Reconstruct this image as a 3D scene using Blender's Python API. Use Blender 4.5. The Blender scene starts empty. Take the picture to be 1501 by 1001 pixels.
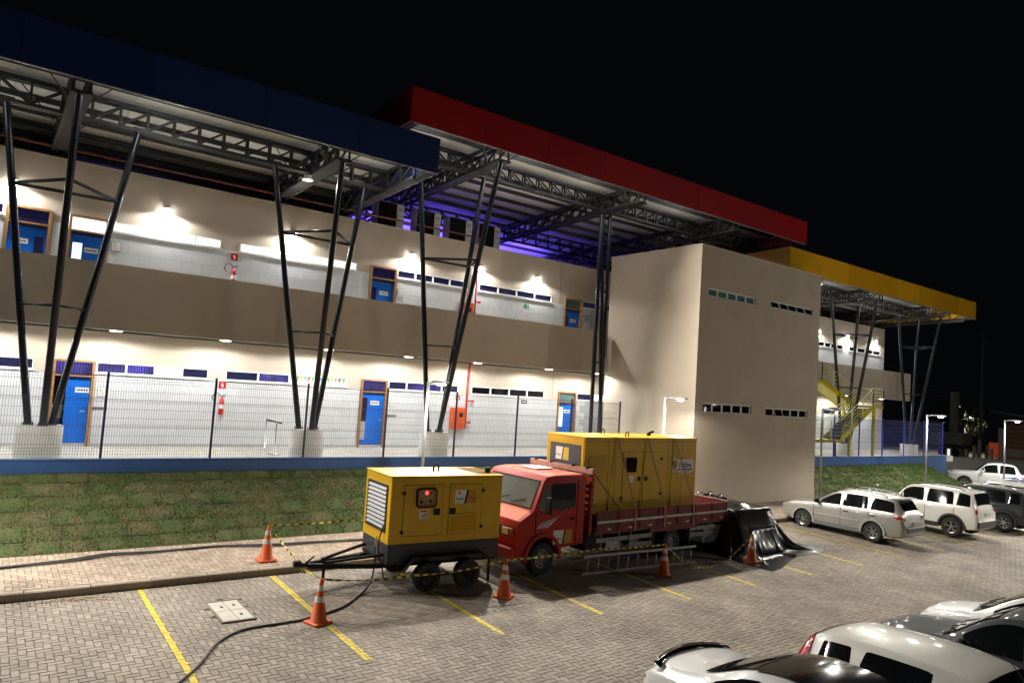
import bpy, math, random
from mathutils import Vector, Matrix
random.seed(7)
scene = bpy.context.scene
COL = scene.collection
# ---------------------------------------------------------------- camera
CZ = 4.167
def cam_axes(yaw, pitch, roll):
    f = Vector((math.sin(yaw)*math.cos(pitch), math.cos(yaw)*math.cos(pitch), math.sin(pitch)))
    r = Vector((math.cos(yaw), -math.sin(yaw), 0)); u = r.cross(f)
    c, s = math.cos(roll), math.sin(roll)
    return r*c+u*s, u*c-r*s, f
CR, CU, CF = cam_axes(0.640098, 0.0655218, 0.0653579)
cd = bpy.data.cameras.new('camera'); cam = bpy.data.objects.new('camera', cd); COL.objects.link(cam)
cd.sensor_width = 36; cd.lens = 1044.0/1501*36; cd.clip_end = 600; cd.clip_start = .05
m = Matrix(((CR.x,CU.x,-CF.x,0),(CR.y,CU.y,-CF.y,0),(CR.z,CU.z,-CF.z,CZ),(0,0,0,1)))
cam.matrix_world = m
scene.camera = cam
# ---------------------------------------------------------------- world: clear night sky
w = bpy.data.worlds.new('World'); scene.world = w; w.use_nodes = True
nt = w.node_tree; bg = nt.nodes['Background']
bg.inputs[0].default_value = (.35,.42,.6,1); bg.inputs[1].default_value = .0035
vs = scene.view_settings; vs.view_transform = 'Standard'; vs.look = 'None'; vs.gamma = 1; vs.exposure = 0.22; vs.use_curve_mapping = False
# lamp strengths (watt)
P_WALL, P_CEIL, P_POLE, P_BAY, P_PURPLE, P_FILL = 175, 390, 480, 6900, 1500, 1900

# ---------------------------------------------------------------- materials
MATS = {}
def M(name, col, rough=.6, metal=0, var=.1, scale=3, bump=0, bscale=60, coat=0, emit=None, estr=0, spec=.5, dirt=0, rnd=0, alpha=None, trans=0):
    if name in MATS: return MATS[name]
    mt = bpy.data.materials.new(name); mt.use_nodes = True
    n = mt.node_tree.nodes; l = mt.node_tree.links; b = n['Principled BSDF']
    b.inputs['Roughness'].default_value = rough; b.inputs['Metallic'].default_value = metal
    b.inputs['Coat Weight'].default_value = coat; b.inputs['Coat Roughness'].default_value = .06
    b.inputs['Specular IOR Level'].default_value = spec
    c = list(col)+[1]
    b.inputs['Base Color'].default_value = c
    tc = None
    if var or bump or dirt:
        tc = n.new('ShaderNodeTexCoord')
    src = None
    if var:
        t = n.new('ShaderNodeTexNoise'); t.inputs['Scale'].default_value = scale; t.inputs['Detail'].default_value = 6; t.inputs['Roughness'].default_value = .6
        l.new(tc.outputs['Object'], t.inputs['Vector'])
        r = n.new('ShaderNodeMapRange'); r.inputs[1].default_value = .3; r.inputs[2].default_value = .7; r.inputs[3].default_value = 1-var; r.inputs[4].default_value = 1+var
        l.new(t.outputs['Fac'], r.inputs[0]); src = r.outputs[0]
    if rnd:
        oi = n.new('ShaderNodeObjectInfo'); r2 = n.new('ShaderNodeMapRange'); r2.inputs[3].default_value = 1-rnd; r2.inputs[4].default_value = 1+rnd
        l.new(oi.outputs['Random'], r2.inputs[0])
        if src:
            mu = n.new('ShaderNodeMath'); mu.operation = 'MULTIPLY'; l.new(src, mu.inputs[0]); l.new(r2.outputs[0], mu.inputs[1]); src = mu.outputs[0]
        else: src = r2.outputs[0]
    if src:
        vm = n.new('ShaderNodeVectorMath'); vm.operation = 'SCALE'; vm.inputs[0].default_value = col
        l.new(src, vm.inputs['Scale']); outc = vm.outputs[0]
        if dirt:
            t2 = n.new('ShaderNodeTexNoise'); t2.inputs['Scale'].default_value = scale*2.3; t2.inputs['Detail'].default_value = 8; t2.inputs['Roughness'].default_value = .7
            l.new(tc.outputs['Object'], t2.inputs['Vector'])
            r3 = n.new('ShaderNodeMapRange'); r3.inputs[1].default_value = .48; r3.inputs[2].default_value = .72; r3.inputs[4].default_value = dirt
            l.new(t2.outputs['Fac'], r3.inputs[0])
            mx = n.new('ShaderNodeMix'); mx.data_type = 'RGBA'; l.new(r3.outputs[0], mx.inputs[0]); l.new(outc, mx.inputs[6]); mx.inputs[7].default_value = (.09,.075,.055,1); outc = mx.outputs[2]
        l.new(outc, b.inputs['Base Color'])
    if bump:
        t = n.new('ShaderNodeTexNoise'); t.inputs['Scale'].default_value = bscale; t.inputs['Detail'].default_value = 4
        l.new(tc.outputs['Object'], t.inputs['Vector'])
        bp = n.new('ShaderNodeBump'); bp.inputs['Strength'].default_value = bump; bp.inputs['Distance'].default_value = .01
        l.new(t.outputs['Fac'], bp.inputs['Height']); l.new(bp.outputs[0], b.inputs['Normal'])
    if emit:
        b.inputs['Emission Color'].default_value = list(emit)+[1]; b.inputs['Emission Strength'].default_value = estr
    if trans: b.inputs['Transmission Weight'].default_value = trans
    if alpha is not None: b.inputs['Alpha'].default_value = alpha
    MATS[name] = mt; return mt

WALL = M('beige_render',(.47,.408,.328),.85,var=.06,scale=.8,dirt=.08,bump=.25,bscale=160)
PARA = WALL
TOWERM = M('beige_texture',(.48,.412,.325),.85,var=.08,scale=.5,dirt=.10,bump=.5,bscale=90)
COPING = M('coping_metal',(.52,.46,.38),.5,var=.05)
TILE = M('white_tile',(.60,.62,.64),.28,var=.03,scale=2,rnd=.035)
GROUT = M('grout',(.42,.43,.43),.9,var=.1)
CEIL = M('white_ceiling',(.74,.73,.7),.8,var=.03)
FLOOR = M('concrete_floor',(.42,.40,.36),.55,var=.12,scale=1.5,bump=.1)
BLUEWALL = M('blue_wall_paint',(.022,.075,.22),.55,var=.12,scale=2,dirt=.15)
NAVY = M('navy_fascia',(.014,.035,.15),.38,var=.06,scale=1,rnd=.12)
RED = M('red_fascia',(.30,.006,.010),.42,var=.08,scale=1,rnd=.10)
YELF = M('yellow_fascia',(.62,.33,.010),.36,var=.06,scale=1,rnd=.14)
STEEL = M('dark_steel_paint',(.008,.013,.024),.3,var=.15,scale=4)
TRUSS = M('grey_steel_paint',(.012,.0135,.014),.6,var=.15,scale=4)
SOFF = M('white_soffit_sheet',(.80,.81,.80),.4,var=.05,scale=2,rnd=.03)
PURL = M('purlin_steel',(.025,.027,.029),.5,var=.1)
WOOD = M('orange_wood',(.30,.15,.05),.5,var=.2,scale=5)
DOORB = M('blue_door',(.006,.13,.60),.35,var=.05)
ALU = M('white_aluminium',(.68,.69,.69),.4,var=.03)
METAL = M('brushed_metal',(.55,.55,.55),.32,metal=1,var=.05)
GALV = M('galvanised',(.42,.43,.43),.45,metal=.7,var=.12,scale=8)
BLACK = M('black_plastic',(.010,.010,.011),.6,var=.1,spec=.25)
RUBBER = M('rubber',(.016,.016,.017),.75,var=.2,scale=10)
WIRE = M('fence_wire',(.035,.04,.05),.45,var=.1)
FPOST = M('fence_post_navy',(.010,.016,.06),.4,var=.1)
PLINTH = M('plinth_concrete_white',(.62,.61,.58),.7,var=.06,scale=3,bump=.15)
LENS = M('lamp_lens',(.9,.9,.9),.3,var=0,emit=(1,.98,.94),estr=45)
LENSP = M('panel_lens',(.9,.9,.9),.3,var=0,emit=(1,.97,.9),estr=14)
LENSB = M('bay_lens',(.9,.9,.9),.3,var=0,emit=(1,.97,.9),estr=1.2)
REDP = M('red_paint',(.50,.014,.014),.35,var=.08)
ORNG = M('orange_red_paint',(.62,.09,.015),.4,var=.08)
WHITE = M('white_paint',(.75,.75,.74),.45,var=.04)
GREYL = M('light_grey',(.45,.45,.45),.5,var=.06)
DKGREY = M('dark_grey',(.035,.037,.042),.5,var=.1)

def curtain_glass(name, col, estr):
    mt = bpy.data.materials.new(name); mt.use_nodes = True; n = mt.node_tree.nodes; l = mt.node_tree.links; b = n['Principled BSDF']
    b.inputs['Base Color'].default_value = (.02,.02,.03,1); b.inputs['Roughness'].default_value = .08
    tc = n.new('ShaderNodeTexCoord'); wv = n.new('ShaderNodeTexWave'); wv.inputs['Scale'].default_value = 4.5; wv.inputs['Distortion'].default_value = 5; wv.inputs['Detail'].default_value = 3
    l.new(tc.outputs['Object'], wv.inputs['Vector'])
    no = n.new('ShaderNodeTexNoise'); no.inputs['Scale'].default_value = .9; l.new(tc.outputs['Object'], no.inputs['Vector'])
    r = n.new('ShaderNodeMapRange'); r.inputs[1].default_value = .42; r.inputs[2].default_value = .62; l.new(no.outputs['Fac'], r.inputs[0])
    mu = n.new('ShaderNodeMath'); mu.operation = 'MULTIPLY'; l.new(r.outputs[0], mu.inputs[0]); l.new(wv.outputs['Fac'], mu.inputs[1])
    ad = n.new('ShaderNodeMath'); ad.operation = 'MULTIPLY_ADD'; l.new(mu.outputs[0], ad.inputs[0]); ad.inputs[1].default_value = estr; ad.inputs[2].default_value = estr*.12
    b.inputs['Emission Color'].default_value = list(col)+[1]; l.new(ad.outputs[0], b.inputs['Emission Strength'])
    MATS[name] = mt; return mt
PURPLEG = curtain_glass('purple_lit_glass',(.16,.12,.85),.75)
DARKG = M('dark_glass',(.012,.013,.03),.06,var=0,emit=(.10,.09,.5),estr=.04)
BLKG = M('black_glass',(.006,.007,.008),.04,var=0,spec=.45)
GREENG = M('green_glass',(.10,.17,.17),.08,var=.2,scale=2)
CLEARG = M('clear_glass',(.9,.92,.92),.02,var=0,alpha=.12,spec=.6)

# ---------------------------------------------------------------- mesh builder
BASE = {}
class MB:
    def __init__(s): s.v=[]; s.f=[]; s.mi=[]
    def quad(s,a,b,c,d,mi=0):
        k=len(s.v); s.v+= [tuple(a),tuple(b),tuple(c),tuple(d)]; s.f.append((k,k+1,k+2,k+3)); s.mi.append(mi); return s
    def poly(s,pts,mi=0):
        k=len(s.v); s.v+=[tuple(p) for p in pts]; s.f.append(tuple(range(k,k+len(pts)))); s.mi.append(mi); return s
    def box(s,x0,x1,y0,y1,z0,z1,mi=0):
        k=len(s.v)
        s.v+=[(x0,y0,z0),(x1,y0,z0),(x1,y1,z0),(x0,y1,z0),(x0,y0,z1),(x1,y0,z1),(x1,y1,z1),(x0,y1,z1)]
        for q in ((0,3,2,1),(4,5,6,7),(0,1,5,4),(1,2,6,5),(2,3,7,6),(3,0,4,7)): s.f.append(tuple(k+i for i in q)); s.mi.append(mi)
        return s
    def cbox(s,x0,x1,y0,y1,z0,z1,c=.01,mi=0):          # chamfered box
        def ring(z,i): return [(x0+i,y0+c,z),(x0+c,y0+i,z),(x1-c,y0+i,z),(x1-i,y0+c,z),(x1-i,y1-c,z),(x1-c,y1-i,z),(x0+c,y1-i,z),(x0+i,y1-c,z)]
        s.loft([ring(z0,c),ring(z0+c,0),ring(z1-c,0),ring(z1,c)],True,True,True,mi); return s
    def loft(s,rings,closed=True,cap0=False,cap1=False,mi=0):
        k=len(s.v); n=len(rings[0])
        for r in rings: s.v+=[tuple(p) for p in r]
        for i in range(len(rings)-1):
            for j in range(n if closed else n-1):
                a=k+i*n+j; b=k+i*n+(j+1)%n; s.f.append((a,b,b+n,a+n)); s.mi.append(mi)
        if cap0: s.f.append(tuple(k+j for j in reversed(range(n)))); s.mi.append(mi)
        if cap1: s.f.append(tuple(k+(len(rings)-1)*n+j for j in range(n))); s.mi.append(mi)
        return s
    def tube(s,p0,p1,r,n=8,r1=None,mi=0,caps=True):
        p0=Vector(p0);p1=Vector(p1);d=(p1-p0).normalized(); a=d.orthogonal().normalized(); b=d.cross(a); r1=r if r1 is None else r1
        R=[]
        for p,rr in((p0,r),(p1,r1)): R.append([p+(a*math.cos(2*math.pi*j/n)+b*math.sin(2*math.pi*j/n))*rr for j in range(n)])
        return s.loft(R,True,caps,caps,mi)
    def bar(s,p0,p1,w,h,mi=0,up=(0,0,1)):               # rectangular bar
        p0=Vector(p0);p1=Vector(p1);d=(p1-p0).normalized();u=Vector(up)
        if abs(d.dot(u))>.98: u=Vector((0,1,0))
        a=d.cross(u).normalized()*w/2; b=a.cross(d).normalized()*h/2
        return s.loft([[p-a-b,p+a-b,p+a+b,p-a+b] for p in (p0,p1)],True,True,True,mi)
    def path(s,pts,r,n=8,mi=0):
        pts=[Vector(p) for p in pts]; R=[]; a=None
        for i,p in enumerate(pts):
            d=(pts[min(i+1,len(pts)-1)]-pts[max(i-1,0)]).normalized()
            a=d.orthogonal().normalized() if a is None else (a-d*a.dot(d)).normalized()
            b=d.cross(a); R.append([p+(a*math.cos(2*math.pi*j/n)+b*math.sin(2*math.pi*j/n))*r for j in range(n)])
        return s.loft(R,True,True,True,mi)
    def lathe(s,prof,n=20,c=(0,0,0),axis='z',mi=0,caps=True):
        R=[]
        for r,h in prof:
            ring=[]
            for j in range(n):
                t=2*math.pi*j/n; x,y=r*math.cos(t),r*math.sin(t)
                p={'z':(x,y,h),'y':(x,h,y),'x':(h,x,y)}[axis]; ring.append((p[0]+c[0],p[1]+c[1],p[2]+c[2]))
            R.append(ring)
        return s.loft(R,True,caps,caps,mi)
    def prism(s,pts,y0,y1,mi=0,ax='y'):                 # polygon in (a,b) extruded along ax
        f={'y':lambda a,b,t:(a,t,b),'x':lambda a,b,t:(t,a,b),'z':lambda a,b,t:(a,b,t)}[ax]
        return s.loft([[f(a,b,y0) for a,b in pts],[f(a,b,y1) for a,b in pts]],True,True,True,mi)
    def mesh(s,name,mats,smooth=False):
        me=bpy.data.meshes.new(name); me.from_pydata(s.v,[],s.f)
        for mt in (mats if isinstance(mats,(list,tuple)) else [mats]): me.materials.append(mt)
        if any(s.mi): me.polygons.foreach_set('material_index',s.mi)
        if smooth: me.polygons.foreach_set('use_smooth',[True]*len(me.polygons))
        me.update(); fix_normals(me); return me
    def build(s,name,mats,parent=None,smooth=False,kind=None,autosmooth=None):
        if parent is not None and parent.name in BASE:
            o=BASE[parent.name]; s.v=[(x-o[0],y-o[1],z-o[2]) for x,y,z in s.v]
        me=s.mesh(name,mats,smooth or autosmooth is not None)
        ob=bpy.data.objects.new(name,me); COL.objects.link(ob)
        if parent is not None:
            ob.parent=parent
            if parent.name in BASE: BASE[ob.name]=BASE[parent.name]
        if autosmooth is not None:
            me.set_sharp_from_angle(angle=math.radians(autosmooth))
        if kind: ob['kind']=kind
        return ob
import bmesh
def fix_normals(me):
    bm=bmesh.new(); bm.from_mesh(me); bmesh.ops.recalc_face_normals(bm,faces=bm.faces); bm.to_mesh(me); bm.free()
def thing(name,label,cat,base=(0,0,0),group=None,rz=0,world=True):
    o=bpy.data.objects.new(name,None); COL.objects.link(o); o.location=base; o.rotation_euler=(0,0,rz); o.empty_display_size=.2
    if world: BASE[o.name]=tuple(base)
    o['label']=label; o['category']=cat
    if group: o['group']=group
    return o
def tag(o,label,cat,group=None):
    o['label']=label; o['category']=cat
    if group: o['group']=group
    return o
def struct(o): o['kind']='structure'; return o
def copy_tree(o,parent=None,**kw):
    c=o.copy(); COL.objects.link(c); c.parent=parent
    for k,v in kw.items(): c[k]=v
    for ch in list(o.children): copy_tree(ch,c)
    return c
def light(kind,name,parent,loc,energy,color=(1,.95,.87),size=.1,angle=150,blend=.3,rot=(0,0,0),world=True):
    ld=bpy.data.lights.new(name,kind); ld.energy=energy; ld.color=color
    if kind=='SPOT': ld.spot_size=math.radians(angle); ld.spot_blend=blend; ld.shadow_soft_size=size
    elif kind=='AREA': ld.shape='DISK'; ld.size=size
    else: ld.shadow_soft_size=size
    ob=bpy.data.objects.new(name,ld); COL.objects.link(ob)
    if parent is not None:
        ob.parent=parent
        if world and parent.name in BASE: loc=tuple(Vector(loc)-Vector(BASE[parent.name]))
    ob.location=loc; ob.rotation_euler=rot; return ob
def aim(ob,target,frm):
    d=(Vector(target)-Vector(frm)); ob.rotation_euler=d.to_track_quat('-Z','Y').to_euler()
def text_mesh(txt,size,mat,name,parent,matrix,bold=0.0,align='LEFT'):
    cu=bpy.data.curves.new('t','FONT'); cu.body=txt; cu.size=size; cu.align_x=align; cu.resolution_u=2; cu.offset=bold
    to=bpy.data.objects.new('t',cu); COL.objects.link(to)
    dg=bpy.context.evaluated_depsgraph_get(); dg.update()
    me=bpy.data.meshes.new_from_object(to.evaluated_get(dg)); bpy.data.objects.remove(to)
    me.name=name; me.materials.clear(); me.materials.append(mat); me.transform(matrix)
    if parent is not None and parent.name in BASE: me.transform(Matrix.Translation(-Vector(BASE[parent.name])))
    ob=bpy.data.objects.new(name,me); COL.objects.link(ob); ob.parent=parent; return ob
def front_mat(x,y,z,rx=math.radians(90)): return Matrix.Translation((x,y,z))@Matrix.Rotation(rx,4,'X')   # text facing -y
ORD=['nearest','second','third','fourth','fifth','sixth','seventh','eighth','ninth','tenth','eleventh','twelfth','thirteenth']
lotz=lambda y: .0312*(y-14.82)
# ================================================================ ground, kerb, sidewalk, banks
PAVC=bpy.data.materials.new('paver_concrete'); PAVC.use_nodes=True
def paver_material(mt,c1,c2,dirt):
    n=mt.node_tree.nodes; l=mt.node_tree.links; b=n['Principled BSDF']; b.inputs['Roughness'].default_value=.78
    at=n.new('ShaderNodeAttribute'); at.attribute_name='tone'
    mx=n.new('ShaderNodeMix'); mx.data_type='RGBA'; l.new(at.outputs['Fac'],mx.inputs[0]); mx.inputs[6].default_value=c1; mx.inputs[7].default_value=c2
    ge=n.new('ShaderNodeNewGeometry')
    t=n.new('ShaderNodeTexNoise'); t.inputs['Scale'].default_value=.55; t.inputs['Detail'].default_value=7; t.inputs['Roughness'].default_value=.62; l.new(ge.outputs['Position'],t.inputs['Vector'])
    r=n.new('ShaderNodeMapRange'); r.inputs[1].default_value=.33; r.inputs[2].default_value=.7; r.inputs[3].default_value=1.12; r.inputs[4].default_value=dirt; l.new(t.outputs['Fac'],r.inputs[0])
    t2=n.new('ShaderNodeTexNoise'); t2.inputs['Scale'].default_value=55; t2.inputs['Detail'].default_value=5; l.new(ge.outputs['Position'],t2.inputs['Vector'])
    r2=n.new('ShaderNodeMapRange'); r2.inputs[1].default_value=.3; r2.inputs[2].default_value=.7; r2.inputs[3].default_value=.82; r2.inputs[4].default_value=1.15; l.new(t2.outputs['Fac'],r2.inputs[0])
    mu=n.new('ShaderNodeMath'); mu.operation='MULTIPLY'; l.new(r.outputs[0],mu.inputs[0]); l.new(r2.outputs[0],mu.inputs[1])
    vm=n.new('ShaderNodeVectorMath'); vm.operation='SCALE'; l.new(mx.outputs[2],vm.inputs[0]); l.new(mu.outputs[0],vm.inputs['Scale']); l.new(vm.outputs[0],b.inputs['Base Color'])
    bp=n.new('ShaderNodeBump'); bp.inputs['Strength'].default_value=.3; bp.inputs['Distance'].default_value=.004; l.new(t2.outputs['Fac'],bp.inputs['Height']); l.new(bp.outputs[0],b.inputs['Normal'])
paver_material(PAVC,(.215,.182,.148,1),(.295,.255,.21,1),.6)
PAVS=bpy.data.materials.new('sidewalk_paver_concrete'); PAVS.use_nodes=True
paver_material(PAVS,(.27,.205,.15,1),(.40,.32,.25,1),.72)
JOINT=M('joint_sand',(.10,.085,.065),.95,var=.3,scale=5)
LINEY=M('yellow_line_paint',(.60,.46,.03),.65,var=.14,scale=9,dirt=.45)
# far paving: brick node material on the sheet
FARP=bpy.data.materials.new('far_paving'); FARP.use_nodes=True
_n=FARP.node_tree.nodes; _l=FARP.node_tree.links; _b=_n['Principled BSDF']; _b.inputs['Roughness'].default_value=.8
_g=_n.new('ShaderNodeNewGeometry'); _k=_n.new('ShaderNodeTexBrick'); _k.inputs['Scale'].default_value=1; _k.inputs['Brick Width'].default_value=.2; _k.inputs['Row Height'].default_value=.1; _k.inputs['Mortar Size'].default_value=.008
_k.inputs['Color1'].default_value=(.20,.175,.148,1); _k.inputs['Color2'].default_value=(.31,.275,.235,1); _k.inputs['Mortar'].default_value=(.1,.085,.065,1)
_l.new(_g.outputs['Position'],_k.inputs['Vector'])
_t=_n.new('ShaderNodeTexNoise'); _t.inputs['Scale'].default_value=.5; _t.inputs['Detail'].default_value=7; _l.new(_g.outputs['Position'],_t.inputs['Vector'])
_r=_n.new('ShaderNodeMapRange'); _r.inputs[1].default_value=.33; _r.inputs[2].default_value=.7; _r.inputs[3].default_value=1.1; _r.inputs[4].default_value=.65; _l.new(_t.outputs['Fac'],_r.inputs[0])
_v=_n.new('ShaderNodeVectorMath'); _v.operation='SCALE'; _l.new(_k.outputs['Color'],_v.inputs[0]); _l.new(_r.outputs[0],_v.inputs['Scale']); _l.new(_v.outputs[0],_b.inputs['Base Color'])

# terrain that everything stands on
g=MB()
g.quad((-60,-40,lotz(-40)-.03),(160,-40,lotz(-40)-.03),(160,14.9,lotz(14.9)-.03),(-60,14.9,lotz(14.9)-.03))
g.quad((-60,14.9,lotz(14.9)-.03),(160,14.9,lotz(14.9)-.03),(160,30,-.6),(-60,30,-.6)); g.quad((-60,30,-.6),(160,30,-.6),(160,200,-2.2),(-60,200,-2.2))
struct(g.build('ground',M('soil',(.06,.05,.04),.95,var=.3)))
# lot: joint bed near, far sheet beyond
XN=33.0
g=MB(); g.quad((-6,-2,lotz(-2)-.012),(XN,-2,lotz(-2)-.012),(XN,14.82,-.012),(-6,14.82,-.012),0)
g.quad((XN,-2,lotz(-2)),(75,-2,lotz(-2)),(75,14.82,0),(XN,14.82,0),1)
g.quad((49.5,14.82,0),(75,14.82,0),(75,28,-.45),(49.5,28,-.45),1)
LOT=struct(g.build('parking_lot',[JOINT,FARP]))
CAMP=Vector((0,0,CZ))
def visible(x,y,z,mx=1.3):
    d=Vector((x,y,z))-CAMP; zz=d.dot(CF)
    if zz<1: return False
    return abs(d.dot(CR)/zz)<.719*mx+.03 and abs(d.dot(CU)/zz)<.4795*mx+.03
def pavers(x0,x1,y0,y1,zf,a,parent,mat,nind,slope,skip=None):
    L=[]
    m0=int(y0/a)-2; m1=int(y1/a)+2
    for m_ in range(m0,m1):
        s0=-m_
        k0=int((x0/a-s0)//4)-1; k1=int((x1/a-s0)//4)+2
        for k in range(k0,k1):
            bx=(s0+4*k)*a; by=m_*a
            for (px,py,sx,sy) in ((bx,by,2*a,a),(bx+2*a,by,a,2*a)):
                X0,X1,Y0,Y1=max(px,x0),min(px+sx,x1),max(py,y0),min(py+sy,y1)
                if X1-X0<.02 or Y1-Y0<.02: continue
                cx,cy=(X0+X1)/2,(Y0+Y1)/2
                if not visible(cx,cy,zf(cy)): continue
                if skip and skip(cx,cy): continue
                full=abs(X1-X0-sx)<1e-6 and abs(Y1-Y0-sy)<1e-6
                L.append((math.hypot(cx,cy),X0,X1,Y0,Y1,full,sx>sy))
    L.sort(key=lambda q:q[0])
    fulls=[q for q in L if q[5]][:nind]; fs=set(id(q) for q in fulls)
    g_=.0028; ch=.006; dp=.006
    def geo(v,f,X0,X1,Y0,Y1,z,dz):
        k=len(v)
        P=[(X0+g_,Y0+g_),(X1-g_,Y0+g_),(X1-g_,Y1-g_),(X0+g_,Y1-g_)]
        I=[(X0+g_+ch,Y0+g_+ch),(X1-g_-ch,Y0+g_+ch),(X1-g_-ch,Y1-g_-ch),(X0+g_+ch,Y1-g_-ch)]
        for i,(x,y) in enumerate(P): v.append((x,y,z(y)-dp-.004))
        for i,(x,y) in enumerate(I): v.append((x,y,z(y)+dz[i]))
        f.append((k+4,k+5,k+6,k+7))
        for i in range(4): f.append((k+i,k+(i+1)%4,k+4+(i+1)%4,k+4+i))
    v=[];f=[];tone=[]
    for q in L:
        if id(q) in fs: continue
        h=random.uniform(-.0012,.0012); t=random.random()
        geo(v,f,q[1],q[2],q[3],q[4],zf,[h+random.uniform(-.001,.001) for _ in range(4)]); tone+= [t]*5
    def finish(me,tone):
        at=me.attributes.new('tone','FLOAT','FACE'); at.data.foreach_set('value',tone)
    me=bpy.data.meshes.new('paver_field'); me.from_pydata(v,[],f); me.materials.append(mat); finish(me,tone)
    ob=bpy.data.objects.new('paver_field',me); COL.objects.link(ob); ob.parent=parent; ob['kind']='stuff'
    if parent.name in BASE: ob.location=-Vector(BASE[parent.name])
    vs_=[]
    for hor in (True,False):
        for k in range(7):
            v=[];f=[]; sx,sy=(2*a,a) if hor else (a,2*a)
            geo(v,f,-sx/2,sx/2,-sy/2,sy/2,lambda y:y*slope,[random.uniform(-.002,.002) for _ in range(4)])
            me=bpy.data.meshes.new('paver'); me.from_pydata(v,[],f); me.materials.append(mat); finish(me,[random.random()]*5); vs_.append((hor,me))
    for q in fulls:
        me=random.choice([b for h,b in vs_ if h==q[6]]); o=bpy.data.objects.new('paver',me); COL.objects.link(o); o.parent=parent
        cy=(q[3]+q[4])/2; o.location=((q[1]+q[2])/2,cy,zf(cy))
    return L
MH=(3.66,4.24,12.50,13.66)    # manhole opening
LX=[2.79,5.24,7.81,10.28,12.85,15.33,17.80,20.40,22.96,25.50,27.90]
P=pavers(-3,XN,3.0,14.82,lotz,.105,LOT,PAVC,300,.0312,lambda x,y: MH[0]<x<MH[1] and MH[2]<y<MH[3])
# painted bay lines follow the pavers they lie on
for i,lx in enumerate(LX+[30.4,33.0,35.5,38.0]):
    g=MB(); a0,a1,b0,b1=lx-.055,lx+.055,10.2+random.uniform(-.05,.05),14.80
    if lx<XN-1:
        for q in P:
            X0,X1,Y0,Y1=max(q[1]+.007,a0),min(q[2]-.007,a1),max(q[3]+.007,b0),min(q[4]-.007,b1)
            if X1-X0>.004 and Y1-Y0>.004:
                g.quad((X0,Y0,lotz(Y0)+.003),(X1,Y0,lotz(Y0)+.003),(X1,Y1,lotz(Y1)+.003),(X0,Y1,lotz(Y1)+.003))
    else: g.quad((a0,b0,lotz(b0)+.004),(a1,b0,lotz(b0)+.004),(a1,b1,.004),(a0,b1,.004))
    if g.f: struct(g.build('parking_line',LINEY))
# kerb of concrete stones
KERBM=M('kerb_concrete',(.27,.225,.175),.85,var=.2,scale=3,bump=.3,bscale=50,rnd=.08)
KB=struct(MB().box(-6,50,14.84,14.95,-.1,.10).build('kerb',KERBM))
k=MB(); k.loft([[(0,14.82,-.1),(0,14.97,-.1),(0,14.97,.145),(0,14.855,.145),(0,14.83,.125)],[(.985,14.82,-.1),(.985,14.97,-.1),(.985,14.97,.145),(.985,14.855,.145),(.985,14.83,.125)]],True,True,True)
km=k.mesh('kerb_stone',KERBM)
for i in range(51):
    o=bpy.data.objects.new('kerb_stone',km); COL.objects.link(o); o.parent=KB; o.location=(-2+i,random.uniform(-.004,.004),random.uniform(-.004,.004))
# sidewalk
swz=lambda y:.145+.031*(y-14.97)
SW=struct(MB().quad((-6,14.97,swz(14.97)-.012),(49.3,14.97,swz(14.97)-.012),(49.3,17.25,swz(17.25)-.012),(-6,17.25,swz(17.25)-.012)).build('sidewalk',JOINT))
pavers(-3,30,14.975,17.2,swz,.105,SW,PAVS,260,.031,lambda x,y: y>17.1 and False)
# manhole cover of four concrete slabs
MCON=M('manhole_concrete',(.42,.40,.35),.8,var=.12,scale=4,dirt=.3,bump=.2)
mh=thing('manhole_cover','pale concrete manhole cover of four slabs set into the paving','manhole cover',(3.95,13.08,lotz(13.08)))
xm=(MH[0]+MH[1])/2; ym=(MH[2]+MH[3])/2
g=MB(); t=.035
for bx in ((MH[0],MH[1],MH[2],MH[2]+t),(MH[0],MH[1],MH[3]-t,MH[3]),(MH[0],MH[0]+t,MH[2]+t,MH[3]-t),(MH[1]-t,MH[1],MH[2]+t,MH[3]-t)): g.box(bx[0],bx[1],bx[2],bx[3],lotz(ym)-.05,lotz(ym)+.010)
g.build('frame',M('manhole_frame',(.14,.13,.115),.8,var=.2),mh)
for a,b in ((MH[0]+t,xm-.004),(xm+.004,MH[1]-t)):
    for c,d in ((MH[2]+t,ym-.004),(ym+.004,MH[3]-t)):
        s=MB().cbox(a+.002,b,c+.002,d,lotz(ym)-.04,lotz(ym)+.014,.006).build('slab',MCON,mh)
for hx,hy in ((3.86,13.3),(4.08,13.34),(4.06,12.8)):
    MB().box(hx-.02,hx+.02,hy-.045,hy+.045,lotz(ym)+.0145,lotz(ym)+.0185).build('lifting_slot',BLACK,mh)
# sand spilled against the kerb
gs=MB()
for i in range(260):
    x=random.gauss(1.7,.28); y=14.72-abs(random.gauss(0,.10))-.25*max(0,x-1.75); r=random.uniform(.006,.02)
    z=lotz(y); gs.loft([[(x+r*math.cos(t)*q,y+r*math.sin(t)*q,z+h*r) for t in (0,1.25,2.5,3.75,5)] for q,h in ((1,0),(.8,.7),(.25,1.0))],True,False,True)
o=gs.build('gravel',M('gravel_sand',(.36,.29,.2),.9,var=.3,scale=30)); o['kind']='stuff'; o['label']='scatter of pale gravel and sand against the kerb'; o['category']='gravel'
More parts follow.
